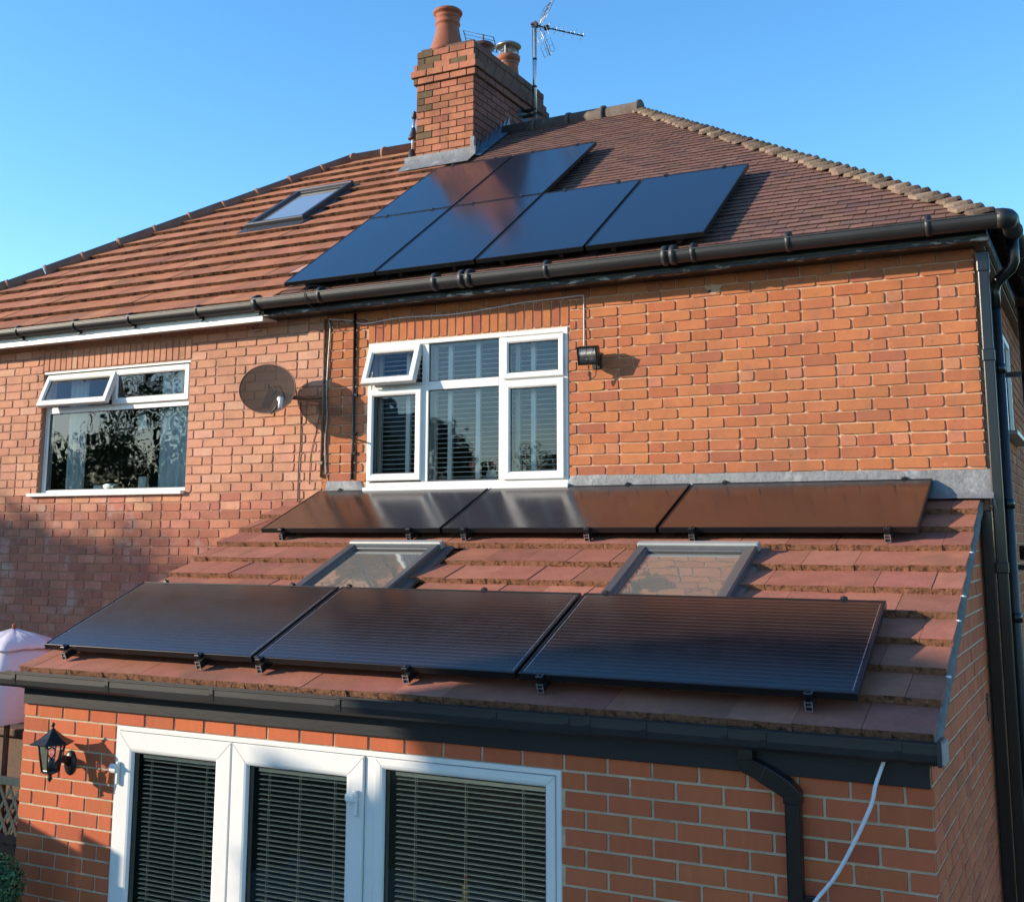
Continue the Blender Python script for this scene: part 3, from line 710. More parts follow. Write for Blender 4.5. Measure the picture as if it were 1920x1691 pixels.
# fascia and gutter of the extension
mb = MB(); mb.box(-5.392, -.006, -D-.026, -D-.009, .078, .232); mb.build('fascia', M['fascia_b'], ext, bevel=.004)
mb = MB(); gutter(mb, -5.55, .045, -2.668, .236, .05, square=True)
mb.box(.045, .062, -2.735, -2.60, .19, .292); eg = mb.build('gutter', M['gut'], ext)
mb = MB()
for x in (-5.351, -4.568, -3.774, -2.917, -1.996, -1.609, -1.501, -1.223, -.844, -.671, -.107):
    mb.extx([(-2.728,.281),(-2.728,.245),(-2.72,.212),(-2.70,.192),(-2.635,.190),(-2.608,.205),(-2.608,.225),(-2.628,.213),(-2.64,.199),(-2.696,.201),(-2.712,.218),(-2.720,.245),(-2.720,.281)], x-.014, x+.014)
    if x not in (-1.501, -.671): mb.box(x-.02, x+.02, -2.64, -2.604, .176, .20)
parts(mb, 'gutter_bracket', M['gut'], eg)
mb = MB(); mb.box(.0625, .075, -2.73, -2.605, .20, .286); mb.build('end_cap', M['greylt'], eg)

# ---- pipes
def sqpipe(mb, pts, hw, hd=None):      # square section pipe following pts
    hd = hd or hw; pts = [Vector(p) for p in pts]
    ds = [(pts[min(i+1, len(pts)-1)]-pts[max(i-1, 0)]).normalized() for i in range(len(pts))]
    vs = []
    for p, d in zip(pts, ds):
        n_ = Vector((0, -1, 0)); u = d.cross(n_).normalized()
        vs += [p+u*hw+n_*hd, p-u*hw+n_*hd, p-u*hw-n_*hd, p+u*hw-n_*hd]
    fs = []
    for i in range(len(pts)-1):
        for k in range(4): fs.append((i*4+k, i*4+(k+1)%4, i*4+4+(k+1)%4, i*4+4+k))
    fs += [(3,2,1,0), tuple((len(pts)-1)*4+k for k in range(4))]
    mb.add(vs, fs)
dp = thing('drainpipe', 'square black drainpipe with offset elbow running down from the extension gutter', 'drainpipe', (-.57, -D-.05, GZ))
mb = MB(); sqpipe(mb, [(-.574, -2.625, .005), (-.574, -2.625, GZ)], .033, .03); mb.build('pipe', M['black'], dp, bevel=.008)
mb = MB(); sqpipe(mb, [(-.772, -2.64, .20), (-.772, -2.64, .14), (-.765, -2.638, .118), (-.69, -2.632, .085)], .036, .034)
sqpipe(mb, [(-.70, -2.633, .09), (-.60, -2.628, .035), (-.574, -2.626, .01), (-.574, -2.625, -.03)], .039, .035)
mb.build('elbow', M['black'], dp, bevel=.008)
mb = MB(); mb.box(-.613, -.535, -2.663, -2.585, -.46, -.435); mb.box(-.535, -.49, -2.62, -2.60, -.428, -.405); parts(mb, 'pipe_clip', M['black'], dp, bevel=.004)
dp = thing('drainpipe', 'glossy square black drainpipe at the right corner of the main brick wall', 'drainpipe', (.125, -.02, GZ))
mb = MB(); sqpipe(mb, [(.120, -.02, 2.93), (.120, -.02, GZ)], .033, .033); mb.build('pipe', M['black'], dp, bevel=.008)
mb = MB()
for z0, z1 in ((2.80, 2.935), (2.22, 2.30), (.9, .97)): mb.box(.082, .158, -.058, .018, z0, z1)
parts(mb, 'pipe_socket', M['black'], dp, bevel=.008)
mb = MB(); mb.box(.012, .080, -.046, -.003, GZ, 1.285); mb.build('dark_cover', M['black'], dp, bevel=.006)  # added black strip over the wall sliver, dark as the shadow beside the pipe
mb = MB(); vs = []; 
for k in range(14): a = 2*math.pi*k/14; q_ = rr(.7, 1.25); vs.append((-1.67+.062*q_*math.cos(a), 2.87+.035*q_*math.sin(a)-.01*math.cos(a), .0105))
mb.add(vs, [tuple(range(14))], 0, None, False, FRONT); mb.add([(-1.70+.014*math.cos(k*.785), 2.853+.012*math.sin(k*.785), .0118) for k in range(8)], [tuple(range(8))], 1, None, False, FRONT)
mb.build('mortar_patch', [M['mortar'], M['seal']], wall)
dp = thing('drainpipe', 'round black drainpipe with swan neck behind the square corner pipe', 'drainpipe', (.19, .14, GZ))
mb = MB(); mb.tube([(.165, .12, 2.60), (.165, .12, GZ)], .034, 14)
mb.build('pipe', M['gut'], dp)
mb = MB(); mb.tube([(.300, .05, 3.04), (.300, .05, 2.93), (.298, .055, 2.87), (.28, .065, 2.83), (.20, .10, 2.77), (.175, .115, 2.74), (.165, .12, 2.69), (.165, .12, 2.58)], .036, 14)
mb.build('swan_neck', M['black'], dp)
mb = MB()
for z in (2.16, 1.3, .6): mb.tube([(.165, .12, z), (.165, .12, z+.06)], .041, 14)
parts(mb, 'pipe_clip', M['black'], dp)
sp = thing('soil_pipe', 'thick black soil pipe on the flank wall at the far right edge', 'soil pipe', (.32, 1.05, GZ))
mb = MB(); mb.tube([(.30, 1.05, 2.86), (.30, 1.05, GZ)], .062, 16)
mb.build('pipe', M['black'], sp)
mb = MB()
for z in (2.80, 1.0): mb.tube([(.30, 1.05, z-.06), (.30, 1.05, z+.06)], .072, 16)
for z in (2.25, .9): mb.box(.066, .30, 1.02, 1.06, z, z+.035)
mb.tube([(.17, .8, 1.02), (.45, .8, 1.02)], .05, 14)
parts(mb, 'pipe_socket', M['black'], sp)
mb = MB(); mb.tube([(-5.055, -.022, 2.93), (-5.052, -.022, 1.60)], .011, 10)
for z in (2.28, 1.72): mb.box(-5.075, -5.035, -.036, -.008, z-.012, z+.012)
cd = tag(mb.build('conduit_pipe', M['copper']), 'thin brown conduit running down the brick wall right of the dish', 'conduit')
mb = MB(); mb.tube([(-4.75, -.02, 2.955), (-4.742, -.02, 1.8), (-4.745, -.02, 1.58)], .0125, 10)
for z in (2.27, 1.95, 1.79): mb.box(-4.735, -4.71, -.03, -.008, z-.01, z+.01)
tag(mb.build('conduit_pipe', M['black']), 'thin black waste pipe left of the shuttered window', 'conduit')
def cable(name, label, pts, r, mt, n=8):
    P = [Vector(p) for p in pts]; out = []
    for i in range(len(P)-1):          # catmull-rom
        p0, p1, p2, p3 = P[max(i-1, 0)], P[i], P[i+1], P[min(i+2, len(P)-1)]
        for k in range(6):
            t = k/6; out.append(.5*((2*p1)+(-p0+p2)*t+(2*p0-5*p1+4*p2-p3)*t*t+(-p0+3*p1-3*p2+p3)*t**3))
    out.append(P[-1]); m = MB(); m.tube(out, r, n)
    return tag(m.build(name, mt), label, 'cable')
cable('cable', 'grey cable looping down beside the brown conduit', [(-5.02, -.02, 2.92), (-5.0, -.02, 2.85), (-5.012, -.02, 2.6), (-5.02, -.02, 2.3), (-5.008, -.02, 2.1), (-5.02, -.02, 1.9), (-5.005, -.02, 1.6)], .006, M['steel'])
cable('cable', 'dark cable hanging straight down below the satellite dish arm', [(-5.27, -.04, 2.24), (-5.285, -.015, 2.15), (-5.28, -.015, 1.9), (-5.292, -.015, 1.7), (-5.29, -.015, 1.4)], .0045, M['cableb'])
cable('cable', 'thin cable slanting down from the dish mount to the conduit foot', [(-5.06, -.03, 2.2), (-5.12, -.012, 2.0), (-5.17, -.012, 1.8), (-5.18, -.012, 1.55)], .003, M['copper'])
cable('cable', 'pale cable running along the window lintel and down to the floodlight', [(-5.02, -.015, 2.93), (-4.8, -.015, 2.90), (-4.65, -.018, 2.86), (-4.3, -.015, 2.882), (-3.77, -.015, 2.868), (-3.2, -.015, 2.905), (-2.86, -.015, 2.912), (-2.70, -.015, 2.915), (-2.678, -.015, 2.89), (-2.676, -.015, 2.7), (-2.676, -.02, 2.52)], .0042, M['cablew'])
cable('cable', 'loose dark cable loop at the top of the two wall pipes', [(-5.0, -.02, 2.92), (-4.93, -.05, 2.82), (-4.88, -.04, 2.90), (-4.8, -.05, 2.86), (-4.72, -.04, 2.90), (-4.62, -.03, 2.88)], .004, M['cableb'])
cable('cable', 'light blue grey cable hanging from the extension gutter in front of bricks', [(-.165, -2.62, .235), (-.178, -2.64, .192), (-.215, -2.66, .09), (-.24, -2.66, .0), (-.318, -2.65, -.158), (-.403, -2.64, -.304), (-.495, -2.63, -.419), (-.62, -2.65, -.60), (-.7, -2.66, -1.0)], .0085, M['cablew'], 10)
cable('cable', 'thin black cable looped round the gutter left of the upper solar panels', [(-4.93, -.15, 3.17), (-5.0, -.31, 3.16), (-5.02, -.365, 3.08), (-5.0, -.33, 3.0), (-4.99, -.23, 2.975), (-5.0, -.12, 2.95)], .004, M['cableb'])
mb = MB(); mb.tube([(-5.83, 0, 2.925), (-5.83, -.03, 2.925), (-5.825, -.035, 2.90), (-5.79, -.035, 2.885), (-5.75, -.035, 2.888), (-5.735, -.03, 2.90)], .006, 8)
tag(mb.build('wall_hook', M['steel']), 'small bent metal hook in the bricks under the white fascia', 'hook')

# ================================================================== windows
def sash(parent, x0, x1, z0, z1, g, T, depth=.05, name='sash', pane=True, ch=.006, glz=-.022):
    # g: glass rect (gx0,gx1,gz0,gz1)
    m = MB(); wd = max(.03, min(g[0]-x0, x1-g[1], g[2]-z0, z1-g[3]))
    rings = [(0, -depth), (0, 0-ch), (ch, 0), (wd-.014, 0), (wd-.003, -.008), (wd, -.016), (wd, -depth)]
    m.ring(x0, x1, z0, z1, rings, T)
    s_ = m.build(name, M['white'], parent)
    return s_, (x0+wd, x1-wd, z0+wd, z1-wd)
def pane(parent, g, T, n, name='pane', mt=None, seal=True):
    m = MB(); x0, x1, z0, z1 = g
    m.add([(x0,z0,n),(x1,z0,n),(x1,z1,n),(x0,z1,n)], [(0,1,2,3)], 0, None, False, T)
    if seal: m.ring(x0-.001, x1+.001, z0-.001, z1+.001, [(0, n-.001), (0, n+.006), (.007, n+.002)], T, 1)
    return m.build(name, [mt or M['glass'], M['seal']], parent)
def bar(m, x0, x1, z0, z1, T, n0, n1, ch=.004):   # frame bar, box in a,b,n space
    m.box(x0, x1, z0, z1, n0, n1, T, ch=ch)
def room(parent, x0, x1, z0, z1, y0, y1):
    m = MB(); m.add([(x0,y0,z0),(x1,y0,z0),(x1,y1,z0),(x0,y1,z0),(x0,y0,z1),(x1,y0,z1),(x1,y1,z1),(x0,y1,z1)], [(0,1,2,3),(4,7,6,5),(1,5,6,2),(2,6,7,3),(3,7,4,0)])
    return m.build('interior_room', M['room'], parent)
# --- window 2 (shuttered)
T2 = frontat(-.012)
wm = MB(); x0, x1, z0, z1 = W2
wm.ring(x0, x1, z0, z1, [(0, -.09), (0, -.004), (.004, 0), (.034, 0), (.040, -.012), (.040, -.09)], T2)
bar(wm, -4.095, -4.033, z0+.04, z1-.04, T2, -.08, -.003); bar(wm, -3.400, -3.335, z0+.04, z1-.04, T2, -.08, -.003)
for a, b in ((x0+.04, -4.095), (-4.033, -3.400), (-3.335, x1-.04)): bar(wm, a, b, 2.272, 2.342, T2, -.08, -.004)
wm.box(x0-.01, x1+.006, -.045, .05, 1.508-.03, 1.509)
win2 = wm.build('window_frame', M['white'], house)
sh_, g = sash(win2, -4.600, -4.088, 1.560, 2.300, (-4.528, -4.165, 1.622, 2.243), frontat(-.034)); pane(win2, g, frontat(-.014), 0)
sh_, g = sash(win2, -3.352, -2.838, 1.545, 2.302, (-3.290, -2.927, 1.611, 2.240), frontat(-.034)); pane(win2, g, frontat(-.014), 0)
sh_, g = sash(win2, -3.352, -2.838, 2.316, 2.640, (-3.289, -2.925, 2.386, 2.592), frontat(-.034)); pane(win2, g, frontat(-.014), 0)
m = MB(); 
pane(win2, (-4.033, -3.400, 1.586-.03, 2.272), frontat(.008), 0); pane(win2, (-4.033, -3.400, 2.342, 2.645), frontat(.008), 0)
# dark grey handles strip on right sashes
th_ = R(20)
TO = axes((0, -.03, 2.652), (1,0,0), (0, math.sin(th_), math.cos(th_)), (0, -math.cos(th_), math.sin(th_)))
os_, g = sash(win2, -4.600, -4.100, -.330, .002, (-4.545, -4.165, -.272, -.060), TO, name='open_sash'); pane(os_, g, TO, -.024)
m = MB()
for xx in (-4.565, -4.12): m.tube([(xx, .0, 2.36), (xx, -.10, 2.40)], .006, 6); m.tube([(xx, -.01, 2.37), (xx, -.02, 2.50)], .007, 6)
m.box(-4.58, -4.12, -.045, -.028, 2.337, 2.350)
parts(m, 'stay', M['steel'], os_)
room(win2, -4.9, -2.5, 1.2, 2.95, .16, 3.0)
m = MB()
yS = .115
for xa in (-4.585, -4.31, -4.06, -3.915, -3.66, -3.435, -3.31, -3.175, -2.86): m.box(xa, xa+.038, yS-.014, yS+.014, 1.52, 2.68)
for za in (1.515, 2.635): m.box(-4.60, -2.82, yS-.013, yS+.013, za, za+.045)
shf = m.build('shutter_frame', M['shutter'], win2)
m = MB(); z = 1.585
while z < 2.62:
    Tm = Matrix.Translation((0, yS, z)) @ Matrix.Rotation(R(6), 4, 'X')
    m.box(-4.57, -2.84, -.013, .013, -.0022, .0022, T=Tm, ch=.001); z += .0385
m.build('louvre_slats', M['shutter'], win2)
fv = thing('flower_vase', 'pink flowers behind the louvres of the shuttered window', 'flowers', (-3.55, .22, 1.55))
for px_, pz_ in ((-3.55, 1.70), (-3.48, 1.745), (-3.74, 1.68)):
    m = MB()
    for k in range(18):
        d = Vector((rr(-1, 1), rr(-1, 1), rr(-1, 1))).normalized()*.024; u = d.orthogonal().normalized()*.018; v = d.cross(u).normalized()*.018
        c_ = Vector((px_, .20, pz_))+d; m.add([c_-u-v, c_+u-v, c_+u+v, c_-u+v], [(0,1,2,3)])
    m.tube([(px_, .20, pz_), (-3.58, .22, 1.56)], .003, 5, mi=1); m.build('bloom', [M['pink'], M['leaf']], fv)
m = MB(); m.lathe([(.03, 1.53), (.045, 1.56), (.04, 1.62), (.03, 1.64)], -3.58, .22, 12); m.build('vase', M['curtain'], fv)
# --- window 1 (neighbour)
T1 = frontat(.045)
wm = MB(); x0, x1, z0, z1 = W1
wm.ring(x0, x1, z0, z1, [(0, -.07), (0, -.004), (.004, 0), (.040, 0), (.046, -.012), (.046, -.07)], T1)
bar(wm, x0+.046, x1-.046, 2.285, 2.345, T1, -.07, -.003); bar(wm, -7.545, -7.490, 2.345, z1-.046, T1, -.07, -.003)
wm.box(x0-.002, x1+.002, .0, .06, z1-.018, z1-.001)
win1 = wm.build('window_frame', M['white'], nbr)
m = MB(); m.box(-8.50, -6.548, -.05, .05, 1.487, 1.520); m.build('window_sill', M['white'], win1, bevel=.006)
pane(win1, (x0+.046, x1-.046, z0+.046, 2.285), frontat(.065), 0)
sh_, g = sash(win1, -7.515, -6.575, 2.335, 2.665, (-7.45, -6.64, 2.40, 2.604), frontat(.020)); pane(win1, g, frontat(.042), 0)
th_ = R(22)
TO = axes((0, .022, 2.665), (1,0,0), (0, math.sin(th_), math.cos(th_)), (0, -math.cos(th_), math.sin(th_)))
os_, g = sash(win1, -8.385, -7.475, -.335, .0, (-8.32, -7.54, -.275, -.065), TO, name='open_sash'); pane(os_, g, TO, -.024)
m = MB()
for xx in (-8.33, -7.51): m.tube([(xx, .05, 2.37), (xx, -.06, 2.40)], .006, 6)
parts(m, 'stay', M['steel'], os_)
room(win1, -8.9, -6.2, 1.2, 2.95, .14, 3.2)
def curtain(parent, x0, x1, z0, z1, y, amp=.022, waves=7):
    m = MB(); n_ = 60; vs = []
    for i in range(n_+1):
        t = i/n_; x = x0+(x1-x0)*t; yy = y+amp*math.sin(t*waves*2*math.pi+.6*math.sin(t*9)); vs += [(x, yy, z0), (x, yy*1.0, z1)]
    m.add(vs, [(i*2, i*2+2, i*2+3, i*2+1) for i in range(n_)], 0, None, True); return m.build('curtain', M['curtain'], parent)
curtain(win1, -7.02, -6.58, 1.5, 2.66, .16, .02, 5); curtain(win1, -8.22, -7.98, 1.5, 2.66, .17, .02, 4)
T_ = Matrix.Translation((-7.18, .085, 2.16)) @ Matrix.Rotation(R(-10), 4, 'Y')
m = MB(); m.box(-.052, .052, -.001, .001, -.065, .065, T=T_); tag(m.build('greeting_card', M['card']), 'white card leaning inside the left window near the curtain', 'card')
m = MB(); m.box(-7.21, -7.12, .10, .15, 1.552, 1.66, ch=.006); m.box(-7.19, -7.14, .094, .0995, 1.58, 1.64, ch=.002)
tag(m.build('photo_frame', M['card']), 'small square ornament on the inner sill below the card', 'ornament')
m = MB(); m.lathe([(.06, 0), (.075, .02), (.07, .04), (.045, .052), (.0, .055)], 0, 0, 16, T=Matrix.Translation((-7.56, .12, 1.552)))
m.box(-7.78, -7.64, .10, .15, 1.552, 1.592, ch=.008); tag(m.build('soap_dish', M['card']), 'pale green rounded ornaments on the inner sill of the left window', 'ornament')
# --- flank window
fm = MB(); TFw = flankat(.063)
fm.ring(1.62, 2.75, 1.92, 2.75, [(0, -.08), (0, .0), (.05, .0), (.055, -.02), (.055, -.08)], TFw); fm.box(2.16, 2.21, 1.975, 2.695, -.07, -.004, TFw)
fw = fm.build('window_frame', M['white'], house); fm = MB(); fm.box(.0, .16, 1.56, 2.82, 1.885, 1.919); fm.build('window_sill', M['greylt'], fw, bevel=.004)
pane(fw, (1.675, 2.695, 1.975, 2.695), flankat(.03), 0); m = MB(); m.add([(-.02,1.6,1.9),(-.02,2.8,1.9),(-.02,2.8,2.8),(-.02,1.6,2.8)], [(0,1,2,3)]); m.build('net_curtain', M['curtain'], fw)

# --- patio doors
TP = frontat(-D-.004)
fm = MB(); x0, x1, z0, z1 = DOOR[0], DOOR[1], GZ+.08, 0.0
fm.ring(x0, x1, z0, z1, [(0, -.08), (0, -.004), (.004, 0), (.026, 0), (.030, -.02), (.030, -.08)], TP)
bar(fm, -2.835, -2.770, z0+.03, z1-.03, TP, -.08, -.004)
pf = fm.build('door_frame', M['white'], ext)
def leaf(x0, x1, z0, z1, g, name, yy=-D-.012):
    T = frontat(yy); s_, g2 = sash(pf, x0, x1, z0, z1, g, T, depth=.06, name=name); return s_, g2, T
gl = []
for (a, b, top, g_, nm) in ((-4.583, -3.730, -.030, (-4.467, -3.835, -2.0, -.150), 'door_leaf'), (-3.724, -2.838, -.030, (-3.609, -2.970, -2.0, -.148), 'door_leaf'), (-2.768, -1.733, -.030, (-2.712, -1.800, -2.0, -.092), 'side_window')):
    m = MB(); T = frontat(-D-.014)
    wl = g_[0]-a; wt = top-g_[3]
    w_ = min(wl, wt) - .0
    m.ring(a, b, GZ+.12, top, [(0, -.06), (0, -.005), (.005, 0), (w_-.024, 0), (w_-.012, -.004), (w_-.004, -.010), (w_, -.020), (w_, -.06)], T)
    # mitre lines
    lf = m.build(nm, M['white'], pf); g2 = (a+w_, b-w_, GZ+.12+w_, top-w_); gl.append(g2)
    m = MB()
    s2 = w_-.02
    for (cx, cz, sx, sz) in ((a, top, 1, -1), (b, top, -1, -1)):
        p, q = Vector((cx+sx*.006, cz+sz*.006, .0006)), Vector((cx+sx*s2, cz+sz*s2, .0006)); d = (q-p).normalized(); o = Vector((-d.y, d.x, 0))*.0012
        m.add([p-o, q-o, q+o, p+o], [(0,1,2,3)], 0, None, False, T)
    parts(m, 'mitre_joint', M['greylt'], pf)
    pane(pf, g2, frontat(-D+.012), 0)
    x0_, x1_, z0_, z1_ = g2
    m = MB(); z = z1_-.045
    while z > z0_+.05:
        jz = rr(-.0012, .0012)
        Tm = Matrix.Translation((0, -D+.045, z+jz)) @ Matrix.Rotation(R(1), 4, 'X')
        m.box(x0_+.05, x1_-.012, -.0115, .0115, -.0019, .0019, T=Tm); z -= .0262
    m.box(x0_+.045, x1_-.01, -D+.032, -D+.058, z1_-.030, z1_-.006)
    for f_ in (.18, .5, .85):
        xx = x0_+(x1_-x0_)*f_; m.box(xx-.0012, xx+.0012, -D+.031, -D+.0325, z0_+.03, z1_-.03); m.box(xx+.010, xx+.0112, -D+.031, -D+.0325, z0_+.03, z1_-.03)
    m.build('venetian_blind', M['blind'], pf)
for xx in (-4.578, -2.890):
    m = MB(); m.box(xx-.048, xx+.022, -D-.048, -D-.016, -.265, -.215, ch=.012); m.box(xx+.0, xx+.026, -D-.036, -D-.016, -.33, -.20, ch=.006)
    m.build('hinge', M['white'], pf, bevel=.002)
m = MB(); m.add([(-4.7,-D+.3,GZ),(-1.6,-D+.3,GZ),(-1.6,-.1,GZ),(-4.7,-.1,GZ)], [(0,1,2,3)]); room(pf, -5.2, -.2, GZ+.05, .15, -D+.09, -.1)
toy = thing('toy_figure', 'tiny red and yellow ornament behind the blind of the right glazed panel', 'ornament', (-2.27, -D+.10, GZ))
m = MB(); m.lathe([(.02, -.70), (.018, -.62), (.01, -.60), (.0, -.595)], -2.27, -D+.035+.045, 10); m.build('body', M['yellow'], toy)
m = MB(); m.lathe([(.0, -.60), (.014, -.59), (.014, -.57), (.0, -.555)], -2.27, -D+.08, 10); m.build('head', M['red'], toy)
m = MB(); m.box(-2.36, -2.18, -D+.065, -D+.10, GZ+.1, -.705); m.build('stand', M['dwood'], toy)

# --- skylights in the extension roof
def skylight(parent, TT, a0, a1, r0, r1, lab, gmat, fw=.055, light=False, openang=0, GR='grey', GL='greylt'):
    m = MB(); hN = .060
    m.ring(a0, a1, r0, r1, [(0, -.05), (0, hN-.01), (.010, hN), (fw, hN-.004), (fw+.003, hN-.014), (fw+.022, hN-.018), (fw+.024, hN-.034), (fw+.024, -.05)], TT)
    s_ = m.build('skylight', M[GR], parent, label=lab)
    m = MB(); m.box(a0-.006, a1+.012, r1-.045, r1+.004, hN-.045, hN+.012, TT, ch=.01); m.build('top_cover', M[GL], s_)
    m = MB(); f = fw+.024; m.box(a0+f, a1-f, r1-.08, r1-.046, hN-.055, hN-.018, TT, ch=.004); m.build('top_rail', M[GR], s_)
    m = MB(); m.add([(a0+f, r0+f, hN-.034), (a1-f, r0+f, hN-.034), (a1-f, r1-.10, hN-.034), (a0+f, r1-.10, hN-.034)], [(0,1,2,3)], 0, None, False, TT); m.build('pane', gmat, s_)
    # flashing kerb around
    m = MB(); m.ring(a0-.05, a1+.05, r0-.06, r1+.06, [(0, -.012), (.01, .006), (.05, .012), (.052, -.03)], TT); m.build('flashing', M[GR], s_)
    m = MB(); g0 = [(a0, r0, -.05), (a1, r0, -.05), (a1, r1, -.05), (a0, r1, -.05)]; lo = [(x, y, -.6) for x, y, z in g0]
    m.add(g0+lo, [(0,1,5,4),(1,2,6,5),(2,3,7,6),(3,0,4,7),(4,5,6,7)], 0, None, False, TT); m.build('light_shaft', M['render'], s_)
    return s_
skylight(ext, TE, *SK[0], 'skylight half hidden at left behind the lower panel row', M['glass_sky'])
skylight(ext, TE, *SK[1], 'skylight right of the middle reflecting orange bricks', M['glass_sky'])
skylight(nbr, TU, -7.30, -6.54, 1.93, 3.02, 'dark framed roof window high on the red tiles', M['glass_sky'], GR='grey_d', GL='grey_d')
m = MB(); m.box(-7.33, -6.50, 1.79, 1.92, -.004, .014, TU); m.build('skylight_apron', M['grey_d'], nrf)

# ================================================================== solar panels
def panel(label, group, x, r, W, H, TT, zbase, ang, glass, hooks, stripes=0, off=.10, name='solar_panel', ladder=True, botclamp=True):
    p = TT @ Vector((x, r, off)); t = thing(name, label, 'solar panel', p, (ang, 0, 0), group)
    th = .036; fw = .011
    m = MB(); I = Matrix.Identity(4)
    m.ring(0, W, 0, H, [(0, -th), (0, -.0012), (.0012, 0), (fw-.001, 0), (fw, -.0015), (fw, -th)], I)
    m.build('frame', M['frame'], t, world=False)
    m = MB(); m.add([(fw, fw, -.003), (W-fw, fw, -.003), (W-fw, H-fw, -.003), (fw, H-fw, -.003)], [(0,1,2,3)]); m.add([(fw, fw, -.012), (W-fw, fw, -.012), (W-fw, H-fw, -.012), (fw, H-fw, -.012)], [(3,2,1,0)], 1)
    m.build('glass', [glass, M['frame']], t, world=False)
    if stripes:
        m = MB(); n_ = 6
        for xx in ((fw+.010), (W-fw-.014)):
            for k in range(n_): a_ = fw+.02+(H-.06)*k/n_; m.box(xx, xx+.0035, a_, a_+(H-.06)/n_*.92, -.0028, -.0022)
        parts(m, 'cell_edge_strip', M['silver'], t, world=False)
    for hx in hooks:
        m = MB(); m.box(hx-.018, hx+.018, -.035 if ladder else .03, H+(.0 if ladder else -.03), -th-.042, -th-.001); m.build('rail', M['darkmetal'], t, world=False)
        m = MB()
        if ladder:
            for s_ in (-1, 1): m.box(hx+s_*.016-.002, hx+s_*.016+.002, -.040, -.036, -th-.046, -th+.006)
            for zz in (-th-.046, -th-.022, -th-.003): m.box(hx-.018, hx+.018, -.0405, -.0355, zz, zz+.0035)
            m.build('rail_end', M['silver'], t, world=False)
        m = MB(); 
        if botclamp: m.box(hx-.020, hx+.020, -.034, .010, -.022, .006, ch=.004); m.tube([(hx, -.014, .004), (hx, -.014, .013)], .006, 8)
        m.box(hx-.018, hx+.018, H-.006, H+.022, -.02, .008, ch=.004); m.tube([(hx, H+.008, .006), (hx, H+.008, .014)], .006, 8)
        parts(m, 'clamp', M['black'], t, world=False)
    m = MB()
    for hx in hooks:
        for yy in (.12*H, .8*H): m.box(hx-.015, hx+.015, yy, yy+.05, -off, -th-.043)
    parts(m, 'roof_hook', M['darkmetal'], t, world=False)
    return t
y2r = lambda y: y/cE
# ext rear row
x0 = -5.06; Wp = 1.587; rlo = y2r(-.722)+.0; Hp = .795
hk = [[-4.86, -3.72], [-3.27, -2.34], [-1.62, -.43]]
LABR = ['leftmost solar panel of the row just below the shuttered window', 'middle solar panel of the row just below the shuttered window', 'rightmost solar panel of the row along the lead flashing, reflecting orange brick']
for i in range(3):
    xs_ = x0+i*(Wp+.02); panel(LABR[i], 'solar panels in the rear row on the extension roof', xs_, rlo, Wp, Hp, TE, ZE, PE, M['pv_lo'], [h-xs_ for h in hk[i]])
x0 = -5.365; Wp = 1.672; rlo = y2r(-2.455); Hp = .925
hk = [[-5.17, -4.07], [-3.62, -2.64], [-1.85, -.52]]
LABF = ['left solar panel of the front row, ending above the wall lantern', 'middle solar panel of the front row, just below the left skylight', 'right solar panel of the front row, finely striped and nearest the verge']
for i in range(3):
    xs_ = x0+i*(Wp+.02); panel(LABF[i], 'solar panels in the front row above the extension gutter', xs_, rlo, Wp, Hp, TE, ZE, PE, M['pv_mid'], [h-xs_ for h in hk[i]], stripes=1)
x0 = -5.345; Wp = .905; Hp = 1.515; rlo = -.205
LABU = ['lower left solar panel on the upper roof, beside the red tiles', 'second solar panel from left in the lower upper-roof row, reflecting the chimney', 'third solar panel from left in the lower upper-roof row', 'right end solar panel of the upper roof, above the long black gutter']
for i in range(4): panel(LABU[i], 'solar panels on the upper roof', x0+i*(Wp+.02), rlo, Wp, Hp, TU, ZU, PU, M['pv_up'], [.2, .7], ladder=False, botclamp=False)
LABT = ['solar panel directly below the chimney, reflecting its bricks', 'top right solar panel on the upper roof, right of the chimney foot']
for i in range(2): panel(LABT[i], 'solar panels on the upper roof', x0+i*(Wp+.02), rlo+Hp+.02, Wp, Hp-.02, TU, ZU, PU, M['pv_up'], [.2, .7], ladder=False, botclamp=False)

# ================================================================== aerials
ae = thing('tv_aerial', 'tall television aerial on a pole clamped to the right side of the chimney', 'aerial', (-5.05, 4.05, 5.95))
m = MB(); m.tube([(-5.052, 4.05, 5.92), (-5.052, 4.05, 7.30)], .021, 12); m.build('pole', M['alu'], ae)
m = MB()
for z in (6.10, 6.17): m.box(-5.22, -5.03, 4.02, 4.08, z, z+.02)
m.box(-5.22, -5.205, 3.9, 4.2, 6.05, 6.24); m.tube([(-5.03, 4.03, 6.13), (-5.0, 4.3, 6.13)], .008, 6)
for z in (6.45, 6.8): m.tube([(-5.052, 4.05, z), (-5.052, 4.05, z+.025)], .024, 10)
m.tube([(-5.085, 4.05, 7.2), (-5.075, 4.05, 6.6), (-5.083, 4.05, 6.2)], .005, 6)
parts(m, 'bracket', M['darkmetal'], ae)
bd = Vector((.397, .542, 0)).normalized(); pd = Vector((-bd.y, bd.x, 0)); B0 = Vector((-5.052, 4.05, 7.25)); 
tilt = Vector((0, 0, 1))
m = MB(); m.tube([B0-bd*.06, B0+bd*.68], .010, 8); m.box(-.035, .035, -.03, .03, -.03, .03, T=Matrix.Translation(B0)); m.box(-.03, .03, -.025, .025, -.025, .025, T=Matrix.Translation(B0+bd*.16)); m.build('boom', M['darkmetal'], ae)
m = MB()
